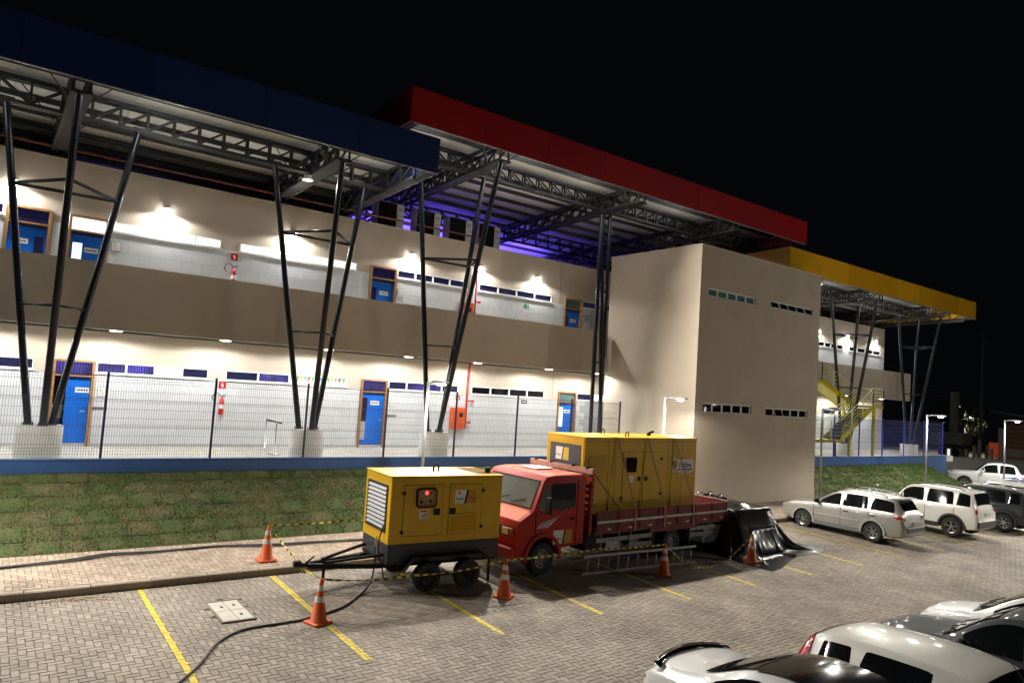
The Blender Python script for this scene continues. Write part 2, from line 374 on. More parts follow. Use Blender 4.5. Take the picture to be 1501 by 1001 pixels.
# ---- grass banks: sods laid on a slope
TURF=bpy.data.materials.new('turf'); TURF.use_nodes=True
_n=TURF.node_tree.nodes; _l=TURF.node_tree.links; _b=_n['Principled BSDF']; _b.inputs['Roughness'].default_value=.9
_oi=_n.new('ShaderNodeObjectInfo'); _g=_n.new('ShaderNodeNewGeometry'); _t=_n.new('ShaderNodeTexNoise'); _t.inputs['Scale'].default_value=1.6; _t.inputs['Detail'].default_value=8; _t.inputs['Roughness'].default_value=.7
_l.new(_g.outputs['Position'],_t.inputs['Vector'])
_a=_n.new('ShaderNodeMath'); _a.operation='MULTIPLY_ADD'; _l.new(_oi.outputs['Random'],_a.inputs[0]); _a.inputs[1].default_value=.22; _l.new(_t.outputs['Fac'],_a.inputs[2])
_c=_n.new('ShaderNodeValToRGB'); _c.color_ramp.elements[0].position=.42; _c.color_ramp.elements[0].color=(.044,.082,.015,1); _c.color_ramp.elements[1].position=.80; _c.color_ramp.elements[1].color=(.115,.092,.042,1)
e=_c.color_ramp.elements.new(.60); e.color=(.070,.086,.022,1)
_l.new(_a.outputs[0],_c.inputs[0]); _l.new(_c.outputs[0],_b.inputs['Base Color'])
_t2=_n.new('ShaderNodeTexNoise'); _t2.inputs['Scale'].default_value=90; _l.new(_g.outputs['Position'],_t2.inputs['Vector']); _bp=_n.new('ShaderNodeBump'); _bp.inputs['Strength'].default_value=.9; _bp.inputs['Distance'].default_value=.02; _l.new(_t2.outputs['Fac'],_bp.inputs['Height']); _l.new(_bp.outputs[0],_b.inputs['Normal'])
BLADE=bpy.data.materials.new('grass_blade'); BLADE.use_nodes=True
_n=BLADE.node_tree.nodes; _l=BLADE.node_tree.links; _b=_n['Principled BSDF']; _b.inputs['Roughness'].default_value=.7
_at=_n.new('ShaderNodeAttribute'); _at.attribute_name='tone'; _c=_n.new('ShaderNodeValToRGB'); _c.color_ramp.elements[0].color=(.048,.104,.015,1); _c.color_ramp.elements[1].color=(.165,.13,.055,1)
e=_c.color_ramp.elements.new(.5); e.color=(.078,.106,.023,1); _l.new(_at.outputs['Fac'],_c.inputs[0]); _l.new(_c.outputs[0],_b.inputs['Base Color'])
def bank(x0,x1,z0,z1,y0,y1,label,brown,nbl,endx=None):
    def zf(x,y):
        u=min(1,max(0,(y-y0)/(y1-y0))); u=u*.75+.25*(3*u*u-2*u**3)
        e=1
        if endx: e=min(1,max(0,(endx-x)/4.5)); e=e*e*(3-2*e)
        return z0+(z1-z0)*u*e
    B=MB()
    nx=int((x1-x0)/.5); 
    R=[[(x0+(x1-x0)*i/nx,y0+(y1-y0)*j/8,zf(x0+(x1-x0)*i/nx,y0+(y1-y0)*j/8)-.03) for i in range(nx+1)] for j in range(9)]
    B.loft(R,False); ob=struct(B.build('grass_bank',M('bank_soil',(.05,.035,.02),.95,var=.3),None))
    sw_,sh_=.62,.43; j=0; y=y0; cnt=0
    tones=[]
    while y<y1-.05:
        yy=min(y+sh_,y1); x=x0-random.uniform(0,.5)
        while x<x1:
            xx=x+sw_*random.uniform(.93,1.07); a,b=max(x,x0),min(xx,x1)
            if b-a>.1 and visible((a+b)/2,(y+yy)/2,zf((a+b)/2,(y+yy)/2),1.2):
                m_=MB(); h=random.uniform(-.008,.016); sk=random.uniform(-.02,.02); g2=.005
                ring=[]
                N=4
                rows=[]
                for jj in range(N+1):
                    row=[]
                    for ii in range(N+1):
                        px=a+g2+(b-a-2*g2)*ii/N; py=y+g2+(yy-y-2*g2)*jj/N+sk*(ii/N-.5)
                        edge=(ii in(0,N))or(jj in (0,N))
                        row.append((px+random.uniform(-.007,.007),py+random.uniform(-.007,.007),zf(px,py)+h+(-.019 if edge else random.uniform(-.004,.010))))
                    rows.append(row)
                m_.loft(rows,False); cnt+=1
                if cnt<=300: m_.build('turf_sod',TURF,ob,smooth=True)
                else: tones.append(m_)
            x=xx
        y=yy
    if tones:
        mm=MB()
        for t in tones: mm.loft([t.v[i*5:(i+1)*5] for i in range(5)],False)
        q=mm.build('turf_field',TURF,ob,smooth=True); q['kind']='stuff'
    v=[];f=[];tn=[]
    from mathutils import noise
    for i in range(nbl):
        x=random.uniform(x0,x1); y=random.uniform(y0,y1)
        if not visible(x,y,zf(x,y),1.2): continue
        nz=noise.noise(Vector((x*.9,y*.9,3.1)))*.5+.5+.25*noise.noise(Vector((int(x/.62),int(y/.43),9.5)))
        d=math.hypot(x,y); s=.02+.0006*d
        h=random.uniform(.6,1.5)*s*(1.5-.7*nz); a=random.uniform(0,6.28); lx,ly=random.gauss(0,.6)*s,random.gauss(-.2,.6)*s; wd=.0035+.00022*d
        z=zf(x,y)-.004; k=len(v); v+=[(x-wd*math.cos(a),y-wd*math.sin(a),z),(x+wd*math.cos(a),y+wd*math.sin(a),z),(x+lx,y+ly,z+h)]; f.append((k,k+1,k+2)); tn.append(min(1,max(0,nz*1.5-.5+brown+random.uniform(-.2,.2)+ (.25 if x<6 else 0)*random.random())))
    me=bpy.data.meshes.new('grass'); me.from_pydata(v,[],f); me.materials.append(BLADE); at=me.attributes.new('tone','FLOAT','FACE'); at.data.foreach_set('value',tn)
    go=bpy.data.objects.new('grass',me); COL.objects.link(go); go['kind']='stuff'; go['label']=label; go['category']='grass'
    return zf
BZ=bank(-3.5,21.9,.215,1.50,17.22,19.74,'short patchy green and brown turf on the slope under the blue wall',.04,90000)
BZ2=bank(30.4,50.2,.0,1.25,17.0,19.74,'short green turf on the slope beside the beige tower',-.18,45000,endx=50.2)
for (x,y) in ((37.2,18.0),(35.8,17.7),(36.4,17.65)):
    s=.07; z=BZ2(x,y)+.02
    tag(MB().loft([[(x-s,y-s*.6,z),(x+s,y-s*.5,z+.01),(x+s,y+s*.6,z+.05),(x-s*.8,y+s*.6,z+.04)],[(x-s*.7,y-s*.4,z+.03),(x+s*.7,y-s*.4,z+.035),(x+s*.7,y+s*.4,z+.06),(x-s*.6,y+s*.5,z+.06)]],True,True,True).build('paper_scrap',M('paper',(.6,.7,.66),.7,var=.1)),'small crumpled pale scrap lying on the green slope','litter','litter on the slope')
# ================================================================ main building
YW=24.0; YP=22.2; F1=1.68; F2=5.75; ZT=9.87
bld=thing('school_building','long two storey beige building with white tiled corridors and blue doors','building',(10,24,F1))
XA,XB=-9.0,49.94
lower=[('w',-3.6,1.26),('d',1.74,2.74),('w',2.79,5.91),('w',6.43,10.64),('d',11.21,12.22),('w',12.27,15.37),('w',15.98,19.80),('d',20.62,21.64),('w',21.69,23.6),('w',33.0,36.5),('d',37.2,38.2),('w',42.2,45.4)]
upper=[('d',.28,1.29),('w',-3.6,.2),('d',1.76,2.72),('w',2.77,5.93),('w',6.52,10.65),('d',11.23,12.25),('w',12.30,15.4),('w',16.01,19.89),('d',20.67,21.67),('w',21.72,23.48),('w',31.5,34.6),('w',35.2,38.0),('w',38.4,40.9),('w',41.55,44.45),('w',45.25,49.4)]
def wall_holes(x0,x1,z0,z1,holes,y,th,name,mat):
    xs=sorted(set([x0,x1]+[h[0] for h in holes]+[h[1] for h in holes])); zs=sorted(set([z0,z1]+[h[2] for h in holes]+[h[3] for h in holes]))
    g=MB()
    inside=lambda x,z:any(h[0]<x<h[1] and h[2]<z<h[3] for h in holes)
    for i in range(len(xs)-1):
        for j in range(len(zs)-1):
            if inside((xs[i]+xs[i+1])/2,(zs[j]+zs[j+1])/2): continue
            a,b,c,d=xs[i],xs[i+1],zs[j],zs[j+1]
            g.quad((a,y,c),(b,y,c),(b,y,d),(a,y,d)); g.quad((a,y+th,c),(b,y+th,c),(b,y+th,d),(a,y+th,d))
    for a,b,c,d in holes:
        g.quad((a,y,c),(a,y+th,c),(a,y+th,d),(a,y,d)); g.quad((b,y,c),(b,y+th,c),(b,y+th,d),(b,y,d)); g.quad((a,y,d),(b,y,d),(b,y+th,d),(a,y+th,d)); g.quad((a,y,c),(b,y,c),(b,y+th,c),(a,y+th,c))
    g.quad((x0,y,z0),(x0,y+th,z0),(x0,y+th,z1),(x0,y,z1)); g.quad((x1,y,z0),(x1,y+th,z0),(x1,y+th,z1),(x1,y,z1)); g.quad((x0,y,z1),(x1,y,z1),(x1,y+th,z1),(x0,y+th,z1))
    return g.build(name,mat,bld)
hl=[(a,b,F1 if k=='d' else 3.83,4.15) for k,a,b in lower]; hu=[(a,b,F2 if k=='d' else 8.03,8.33) for k,a,b in upper]
wall_holes(XA,XB,F1-.3,5.05,hl,YW,.18,'wall',WALL)
wall_holes(XA,XB,F2-.2,ZT,hu,YW,.18,'wall',WALL)
# end wall, back wall, flat roof
MB().box(XB-.18,XB,YW+.19,34,F1-.3,ZT).build('wall',WALL,bld)
MB().box(XA,XB-.2,YW+.19,33.9,ZT-.35,ZT-.2).build('flat_roof',M('roof_slab',(.3,.3,.3),.9,var=.2),bld)
MB().box(XA,XB-.2,YW+.19,33.9,5.1,5.6).build('floor_slab',CEIL,bld)
# slab and parapet of the upper corridor
PX1=21.45
for a,b in ((XA,20.20),(20.215,PX1),(30.45,XB)):
    MB().box(a,b,YP,YP+.16,5.06,6.86).build('parapet',PARA,bld)
MB().box(XA,XB,YP+.165,YW-.002,5.10,F2).build('floor_slab',CEIL,bld)
MB().box(XA,PX1,YP+.02,YP+.16,5.043,5.057).build('drip_edge',WHITE,bld); MB().box(30.45,XB,YP+.02,YP+.16,5.043,5.057).build('drip_edge',WHITE,bld)
MB().box(PX1+.01,30.44,YP+.25,YP+.4,5.06,6.86).build('parapet',PARA,bld)
# movement joints
for x,z0,z1 in ((20.25,F1,5.0),(20.36,F2,ZT)): MB().box(x,x+.015,YW-.004,YW-.001,z0,z1).build('movement_joint',DKGREY,bld)
MB().box(XA,XB,YW-.03,YW+.21,ZT+.002,ZT+.03).build('coping',COPING,bld)
# tiles of both corridors, one by one
def tiles(z0,z1,rowh,holes,name,xr,cap):
    g=MB(); g.quad((xr[0],YW-.003,z0),(xr[1],YW-.003,z0),(xr[1],YW-.003,z1),(xr[0],YW-.003,z1))
    bk=None
    tm={}
    far=MB(); cnt=0
    nrow=round((z1-z0)/rowh)
    todo=[]
    for r in range(nrow):
        a0=z0+r*rowh; a1=min(z1,a0+rowh); x=xr[0]+(.3 if r%2 else 0)
        while x<xr[1]:
            segs=[(x,min(x+.6,xr[1]))]
            for h in holes:
                if h[2]<(a0+a1)/2<h[3]:
                    ns=[]
                    for s,e in segs:
                        if h[1]<=s or h[0]>=e: ns.append((s,e)); continue
                        if s<h[0]: ns.append((s,h[0]))
                        if e>h[1]: ns.append((h[1],e))
                    segs=ns
            for s,e in segs:
                if e-s>.03 and not(21.9<s<30.3): todo.append((s,e,a0,a1))
            x+=.6
    todo.sort(key=lambda q:abs(q[0]))
    grp=[]
    for i,(s,e,a0,a1) in enumerate(todo):
        w_=round(e-s-.005,3); h_=round(a1-a0-.005,3)
        if i<cap:
            key=(w_,h_)
            if key not in tm: tm[key]=MB().box(0,w_,-.012,0,0,h_).mesh('tile',TILE)
            o=bpy.data.objects.new('tile',tm[key]); COL.objects.link(o); o.parent=bld; b=BASE[bld.name]; o.location=(s+.0025-b[0],YW-.004-b[1],a0+.0025-b[2])
        else: far.box(s+.0025,e-.0025,YW-.016,YW-.004,a0+.0025,a1-.0025)
    if far.f: q=far.build('tile_field',TILE,bld); q['kind']='stuff'
dl=[h for h,k in zip(hl,lower) if k[0]=='d']; du=[h for h,k in zip(hu,upper) if k[0]=='d']
fr=lambda H:[(a-.07,b+.07,c,d+.07) for a,b,c,d in H]
tiles(F1+.1,3.80,.3,fr(dl),'l',(-1.2,XB-.05),170)
tiles(6.53,8.03,.3,fr(du)+[(a,b,8.0,9) for a,b,_,_ in hu],'u',(-1.2,XB-.05),130)
MB().box(-1.2,XB-.05,YW-.02,YW-.001,F1,F1+.10).build('skirting',GREYL,bld)
g=MB()
for z0,z1 in ((F1+.1,3.80),(6.5,8.0)): 
    g.quad((-1.2,YW-.002,z0),(XB,YW-.002,z0),(XB,YW-.002,z1),(-1.2,YW-.002,z1))
# (grout strip cut around doors)
def grout(z0,z1,doors):
    xs=[-1.2]+[v for d in sorted(doors) for v in (d[0]-.06,d[1]+.06)]+[XB-.05]
    for a,b in zip(xs[::2],xs[1::2]): MB().quad((a,YW-.003,z0),(b,YW-.003,z0),(b,YW-.003,z1),(a,YW-.003,z1)).build('grout',GROUT,bld)
grout(F1+.1,3.80,dl); grout(6.5,8.03,du)
SIGN=M('door_sign_plate',(.72,.76,.78),.4,var=.05)
def door(x0,x1,z0,z1,state,pane):
    d=MB()
    t=.045; zt=z1-.42; zl=z0+2.02
    d.box(x0-.02,x0+t,YW-.05,YW+.15,z0,z1); d.box(x1-t,x1+.02,YW-.05,YW+.15,z0,z1); d.box(x0+t,x1-t,YW-.05,YW+.15,z1-t,z1+.015); d.box(x0+t,x1-t,YW-.045,YW+.15,zt-.04,zt)
    fr_=d.build('door',WOOD,bld)
    MB().box(x0+t,x1-t,YW+.06,YW+.075,zt+.002,z1-t-.002).build('pane',pane,fr_)
    if state=='ajar':
        lx=x0+.36
        MB().box(lx,x1-t,YW+.07,YW+.11,z0+.01,zl).build('leaf',DOORB,fr_); MB().box(x0+t,x1-t,YW+.05,YW+.14,zl+.005,zt-.042).build('header',M('shaded_blue',(.008,.025,.10),.4),fr_)  # shade on the door head is put into this darker blue
        sx=lx+.22
    else:
        MB().box(x0+t+.004,x1-t-.004,YW+.07,YW+.11,z0+.01,zl).build('leaf',DOORB,fr_); MB().box(x0+t,x1-t,YW+.05,YW+.14,zl+.005,zt-.042).build('header',M('shaded_blue',(.008,.025,.10),.4),fr_)  # header again in the darker blue that carries its shade
        vx={'left':(x0+.10,x0+.30),'right':(x1-.33,x1-.12),'lit':(x0+.12,x0+.36)}[state]
        MB().box(vx[0],vx[1],YW+.062,YW+.068,z0+.95,z0+1.80).build('vision_panel',LENSW if state=='lit' else DARKG,fr_)
        if state=='left': MB().box(vx[0],vx[1]-.02,YW+.064,YW+.069,z0+.28,z0+.93).build('kick_plate',GREYL,fr_)
        sx=x0+.42 if state!='right' else x0+.18
    MB().box(sx,sx+.36,YW+.058,YW+.067,z0+1.55,z0+1.70).build('sign',SIGN,fr_)
    g=MB()
    for q in range(5): g.box(sx+.05+q*.055,sx+.088+q*.055,YW+.0555,YW+.0575,z0+1.60,z0+1.645)
    g.build('sign_lettering',DKGREY,fr_)
    h=MB(); h.tube((x1-.14,YW+.068,z0+1.02),(x1-.14,YW+.0,z0+1.02),.012); h.tube((x1-.14,YW+.0,z0+1.02),(x1-.26,YW+.0,z0+1.02),.011); h.build('handle',METAL,fr_)
LENSW=M('lit_room_glass',(.9,.9,.9),.2,var=0,emit=(.95,.97,1),estr=.9)
def window(x0,x1,z0,z1,panes):
    n=len(panes); t=.035; g=MB()
    g.box(x0,x1,YW-.025,YW+.09,z1-t,z1); g.box(x0,x1,YW-.025,YW+.09,z0,z0+t); g.box(x0,x0+t,YW-.025,YW+.09,z0+t,z1-t); g.box(x1-t,x1,YW-.025,YW+.09,z0+t,z1-t)
    wd=(x1-x0)/n
    for i in range(1,n): g.box(x0+wd*i-t*.8,x0+wd*i+t*.8,YW-.02,YW+.09,z0+t,z1-t)
    f=g.build('window',ALU,bld); MB().box(x0-.05,x1+.05,YW-.06,YW-.027,z0-.035,z0).build('sill',ALU,f)
    for i,p in enumerate(panes):
        if p is None: continue
        MB().box(x0+wd*i+t,x0+wd*(i+1)-t,YW+.02,YW+.028,z0+t+.002,z1-t-.002).build('pane',p,f)
for i,(k,a,b) in enumerate(lower):
    if k=='d': door(a,b,F1,4.15,'ajar' if a<5 else 'left' if a<15 else 'lit',PURPLEG if a<15 else GREENG)
    else:
        if a<12: ps=[PURPLEG,DARKG,PURPLEG,DARKG] if i!=2 else [PURPLEG,PURPLEG,LENSW,DARKG]
        elif a<15: ps=[DARKG,PURPLEG,PURPLEG,DARKG]
        else: ps=[BLKG]*4 if a<21 else [DARKG,LENSW]
        if i==3: ps=[DARKG,PURPLEG,WHITE,WHITE]
        window(a,b,3.83,4.15,ps)
LITU=('wU',)
for i,(k,a,b) in enumerate(upper):
    if k=='d': door(a,b,F2,8.33,{0:'right',2:'lit',5:'left',8:'left'}[i],{0:DARKG,2:LENSW,5:DARKG,8:GREENG}[i])
    else: window(a,b,8.03,8.33,[CLEARG]*4 if 2<a<10 else [DARKG]*4 if a<21 else [DARKG,DARKG] if a<24 else [BLKG]*4)
# the lit upper classroom behind the windows
rm=MB(); rm.quad((2.74,YW+.2,8.62),(11.1,YW+.2,8.62),(11.1,29,8.62),(2.74,29,8.62)); rm.quad((2.74,29,F2),(11.1,29,F2),(11.1,29,8.62),(2.74,29,8.62)); rm.quad((2.74,YW+.2,F2),(2.74,29,F2),(2.74,29,8.62),(2.74,YW+.2,8.62)); rm.quad((11.1,YW+.2,F2),(11.1,29,F2),(11.1,29,8.62),(11.1,YW+.2,8.62)); rm.quad((2.74,YW+.2,F2),(11.1,YW+.2,F2),(11.1,29,F2),(2.74,29,F2))
struct(rm.build('classroom_lining',CEIL))
for lx in (4.3,8.5):
    t_=thing('ceiling_panel_light','white square ceiling panel light inside the lit upper classroom','light',(lx,26.2,8.6),'lights inside the upper classroom')
    MB().box(lx-.3,lx+.3,25.9,26.5,8.585,8.615).build('frame',WHITE,t_); MB().box(lx-.27,lx+.27,25.93,26.47,8.578,8.584).build('diffuser',LENSP,t_)
    light('AREA','panel_glow',t_,(lx,26.2,8.56),480,(1,.97,.92),.5)
# bunting in the ground floor window
BUN=[M('bunting_%d'%i,c,.7,var=.05) for i,c in enumerate([(.55,.05,.05),(.08,.4,.08),(.6,.42,.02),(.05,.35,.4)])]
g=MB()
for i in range(14):
    x=8.62+i*.14; g.poly([(x,YW+.015,4.10),(x+.12,YW+.015,4.10),(x+.05+.04*math.sin(i),YW+.014,3.90)],i%4)
tag(g.build('bunting',BUN),'string of red green and yellow bunting in the ground floor window','bunting')
# raised floor, green strip, blue retaining wall
struct(MB().box(-9,51,19.92,YW-.003,F1-.35,F1).build('raised_floor',FLOOR))
o=struct(MB().quad((-9,19.93,F1+.006),(21.8,19.93,F1+.006),(21.8,20.55,F1+.006),(-9,20.55,F1+.006)).build('green_strip',M('artificial_turf',(.05,.12,.025),.9,var=.3,scale=20,bump=.6,bscale=120)))
def retaining(x0,x1,z0,z1,label):
    t=thing('retaining_wall',label,'wall',((x0+x1)/2,19.82,z0)); MB().box(x0,x1,19.74,19.9,z0-.6,z1-.05).build('wall',BLUEWALL,t); MB().cbox(x0,x1,19.72,19.915,z1-.048,z1,.01).build('capping',BLUEWALL,t)
retaining(-9,21.84,1.3,1.83,'low blue painted wall above the patchy turf slope'); retaining(30.4,49.6,1.0,1.72,'low blue painted wall beyond the beige tower')
# ---- mesh fences
def fence(x0,n,z,pitch,label,wirecol,postcol,end=None):
    t=thing('mesh_fence',label,'fence',(x0+n*pitch/2,19.82,z))
    def panel_mesh():
        g=MB(); W=pitch-.06; H=2.03; s=.0032
        nv=int(W/.055)
        for i in range(nv+1):
            x=i*W/nv; g.loft([[(x-s,-s,0),(x+s,-s,0),(x,s,0)],[(x-s,-s,H),(x+s,-s,H),(x,s,H)]],True)
        zs=[.08,.30,.52,.74,.95,1.17,1.39,1.61,1.83,1.98]; 
        for q in (.72,.78,.15,.21,1.35,1.41,1.90,1.96): zs.append(q)
        for q in zs: g.loft([[(0,.004-s,q-s),(0,.004+s,q-s),(0,.004,q+s)],[(W,.004-s,q-s),(W,.004+s,q-s),(W,.004,q+s)]],True)
        return g.mesh('mesh_panel',wirecol)
    pm=panel_mesh(); po=MB().box(-.022,.022,-.03,.03,0,2.08).box(-.027,.027,-.035,.035,2.08,2.10).mesh('post',postcol); b=BASE[t.name]
    for i in range(n+1):
        o=bpy.data.objects.new('post',po); COL.objects.link(o); o.parent=t; o.location=(x0+i*pitch-b[0],19.84-b[1],0)
        if i<n: o=bpy.data.objects.new('mesh_panel',pm); COL.objects.link(o); o.parent=t; o.location=(x0+i*pitch+.03-b[0],19.84-b[1],.03)
    return t
fence(-2.47,9,1.83,2.525,'dark wire mesh fence along the corridor left of the tower',WIRE,FPOST)
FPW=M('fence_wire_blue',(.015,.02,.12),.4,var=.1); FPB=M('fence_post_blue',(.03,.05,.42),.4,var=.1)
fence(31.0,7,1.72,2.6,'blue wire mesh fence with blue posts beyond the stairs',FPW,FPB)
# ---- stair tower
tw=thing('stair_tower','tall plain beige tower block with four strip windows','building',(26.1,17.5,.2))
TX0,TX1,TY0,TY1,TZ=21.86,30.36,17.5,22.4,10.15
wins=[(22.33,25.45,3.73,4.10),(26.45,29.62,3.70,4.05),(22.36,25.43,8.23,8.55),(26.49,29.72,8.26,8.58)]
xs=sorted(set([TX0,TX1]+[v for w_ in wins for v in w_[:2]])); zs=sorted(set([-.2,TZ]+[v for w_ in wins for v in w_[2:]]))
g=MB()
for i in range(len(xs)-1):
    for j in range(len(zs)-1):
        cx,cz=(xs[i]+xs[i+1])/2,(zs[j]+zs[j+1])/2
        if any(a<cx<b and c<cz<d for a,b,c,d in wins): continue
        g.quad((xs[i],TY0,zs[j]),(xs[i+1],TY0,zs[j]),(xs[i+1],TY0,zs[j+1]),(xs[i],TY0,zs[j+1]))
for a,b,c,d in wins:
    y=TY0; th=.16
    g.quad((a,y,c),(a,y+th,c),(a,y+th,d),(a,y,d)); g.quad((b,y,c),(b,y+th,c),(b,y+th,d),(b,y,d)); g.quad((a,y,d),(b,y,d),(b,y+th,d),(a,y+th,d)); g.quad((a,y,c),(b,y,c),(b,y+th,c),(a,y+th,c)); g.quad((a,y+th,c),(b,y+th,c),(b,y+th,d),(a,y+th,d))
g.quad((TX0,TY0,-.2),(TX0,TY1,-.2),(TX0,TY1,TZ),(TX0,TY0,TZ)); g.quad((TX1,TY0,-.2),(TX1,TY1,-.2),(TX1,TY1,TZ),(TX1,TY0,TZ)); g.quad((TX0,TY1,-.2),(TX1,TY1,-.2),(TX1,TY1,TZ),(TX0,TY1,TZ)); g.quad((TX0,TY0,TZ),(TX1,TY0,TZ),(TX1,TY1,TZ),(TX0,TY1,TZ))
g.build('wall',TOWERM,tw)
g=MB(); 
for a,b,c,d in ((TX0-.03,TX1+.03,TY0-.03,TY0+.15),(TX0-.03,TX1+.03,TY1-.15,TY1+.03),(TX0-.03,TX0+.15,TY0+.15,TY1-.15),(TX1-.15,TX1+.03,TY0+.15,TY1-.15)): g.box(a,b,c,d,TZ+.002,TZ+.045)
g.build('coping',COPING,tw)
MB().box(TX0+.02,TX1+.025,TY0-.03,TY0-.002,-.1,.62).build('plinth_band',TOWERM,tw)
TG=[BLKG,BLKG,GREENG,BLKG]
for wi,(a,b,c,d) in enumerate(wins):
    t=.035; g=MB(); y=TY0+.05; g.box(a,b,y,y+.06,d-t,d); g.box(a,b,y,y+.06,c,c+t); n=5; wd=(b-a)/n
    for i in range(n+1): x=min(max(a+wd*i,a+t),b-t); g.box(x-t,x+t,y,y+.06,c+t,d-t)
    f=g.build('window',ALU,tw)
    for i in range(n):
        op=(wi==3) or (wi==1 and i==1)
        x0,x1=a+wd*i+t+.003,a+wd*(i+1)-t-.003
        sash=MB(); oy=.10 if op else 0
        P0=Vector((0,y+.02,d-t)); P1=Vector((0,y+.02-oy,c+t))
        q=lambda x,u,o=0:(x,P0.y+(P1.y-P0.y)*u-o,P0.z+(P1.z-P0.z)*u)
        MB().quad(q(x0,.03),q(x1,.03),q(x1,.97),q(x0,.97)).build('pane',TG[wi],f)
        for bb in (((x0,0),(x1,0)),((x0,1),(x1,1)),((x0,0),(x0,1)),((x1,0),(x1,1))): sash.bar(q(bb[0][0],bb[0][1],.006),q(bb[1][0],bb[1][1],.006),.022,.022)
        sash.build('sash',ALU,f)
# ================================================================ steel canopies
def canopy(label,x0,x1,zb,fmat,colx,endtruss,seamw=2.6):
    """fascia bottom zb at y=18.5; everything hangs from a roof that falls gently to the back"""
    yf,yb=18.5,33.6; sl=-.042
    c=thing('roof_canopy',label,'canopy',((x0+x1)/2,yf,zb))
    H=1.06; zs=lambda y: zb+.72+sl*(y-yf)         # soffit level
    n=round((x1-x0)/seamw); wd=(x1-x0)/n
    for i in range(n):
        a,b=x0+wd*i+(.005 if i else 0),x0+wd*(i+1)-(.005 if i<n-1 else 0); dy=random.uniform(-.006,.006)
        MB().box(a,b,yf-.06+dy,yf+.03+dy*.5,zb,zb+H).build('fascia_panel',fmat,c)
    MB().box(x0+.1,x1-.1,yf+.04,yf+.06,zb+.02,zb+H-.05).build('fascia_light_stop',PURL,c)  # strip added behind the panels to stop light leaking through the seams
    for xe,s in ((x0,1),(x1,-1)):
        g=MB(); g.loft([[(xe,y,zb+sl*(y-yf)),(xe+s*.09,y,zb+sl*(y-yf)),(xe+s*.09,y,zb+H+sl*(y-yf)),(xe,y,zb+H+sl*(y-yf))] for y in (yf+.033,yb)],True,True,True); g.build('side_fascia',fmat,c)
        g=MB(); g.loft([[(xe+s*.093,y,zb-.03+sl*(y-yf)),(xe+s*.30,y,zb-.03+sl*(y-yf)),(xe+s*.30,y,zb+.10+sl*(y-yf)),(xe+s*.093,y,zb+.10+sl*(y-yf))] for y in (yf+.035,yb)],True,True,True); g.build('edge_beam',TRUSS,c)
    g=MB(); g.box(x0+.1,x1-.1,yf-.055,yf-.02,zb-.035,zb-.002); g.build('drip_flashing',M('flashing',(.5,.5,.5),.35,metal=.6,var=.05),c)
    g=MB(); g.loft([[(x0+.1,y,zs(y)+.02),(x1-.1,y,zs(y)+.02),(x1-.1,y,zs(y)+.1),(x0+.1,y,zs(y)+.1)] for y in (yf+.065,yb)],True,True,True); g.build('roof_sheet',M('roof_sheet',(.3,.3,.31),.5,var=.1),c)
    # soffit panels between the purlins
    ys=[yf+.07,20.2,22.4,24.6,26.8,29.0,31.2,yb]
    for j in range(len(ys)-1):
        for i in range(n):
            a,b=x0+.11+(x1-x0-.22)*i/n,x0+.11+(x1-x0-.22)*(i+1)/n-.008
            ya,yb_=ys[j],ys[j+1]-.008
            g=MB(); g.loft([[(a,y,zs(y)),(b,y,zs(y)),(b,y,zs(y)+.015),(a,y,zs(y)+.015)] for y in (ya,yb_)],True,True,True); g.build('soffit_panel',SOFF,c)
    for y in ys[1:-1]+[21.3,23.5,25.7]:
        MB().bar((x0+.12,y,zs(y)-.075),(x1-.12,y,zs(y)-.075),.09,.14).build('purlin',PURL,c)
    # trusses
    def truss(p0,p1,depth,bay,w=.07,topslope=0,name='truss'):
        p0=Vector(p0);p1=Vector(p1);L=(p1-p0).length;nb=max(2,round(L/bay)); g=MB(); U=Vector((0,0,depth))
        g.bar(p0,p1,.10,.09); g.bar(p0+U,p1+U,.10,.09)
        for i in range(nb+1):
            q=p0+(p1-p0)*i/nb; g.bar(q+Vector((0,0,.046)),q+U-Vector((0,0,.046)),w,w*.8,up=(1,0,0))
            if i<nb:
                q2=p0+(p1-p0)*(i+1)/nb; up=(i<nb/2)
                a,b=(q+U-Vector((0,0,.05)),q2+Vector((0,0,.05))) if up else (q+Vector((0,0,.05)),q2+U-Vector((0,0,.05)))
                g.bar(a,b,w*.8,w*.7)
        g.build(name,TRUSS if name=='truss' else PURL,c)
    zc=zs(21)-.75-.04
    truss((x0+.32,21,zc+.03),(x1-.32,21,zc+.03),.58,.66)
    truss((x0+.32,21.16,zc+.035),(x1-.32,21.16,zc+.035),.58,.66,.05,name='truss')
    truss((x0+.32,27.6,zs(27.6)-.85),(x1-.32,27.6,zs(27.6)-.85),.65,.8)
    for cx in colx:
        for dx in (-.17,.17):
            truss((cx+dx,18.95,zc+.02),(cx+dx,33.2,zc-.50),.60,.85,.06)
        g=MB(); g.bar((cx,18.85,zc-.005),(cx,24,zc-.16),.42,.05); g.build('bottom_plate',TRUSS,c)
        for s in (-1,1):
            for y in (19.6,22.2): 
                g=MB(); g.tube((cx+s*.2,y,zc+.0),(cx+s*1.1,y-.7,zs(y)-.08),.018,5); g.build('stay_rod',PURL,c)
    for ex in endtruss: truss((ex,18.9,zc+.02),(ex,33,zc-.55),.6,.9,.07)
    return zc
ZB=canopy('long navy blue fascia canopy over the left corridor',-10.3,10.55,10.46,NAVY,[-6,1.35,7.75],[10.0])
ZR=canopy('long red fascia canopy raised above its neighbours',9.5,30.6,11.80,RED,[13.3,19.9,25.9],[30.0])
ZY=canopy('long yellow fascia canopy behind the beige tower',29.28,50.1,10.42,YELF,[33.0,38.9,46.6],[49.6])
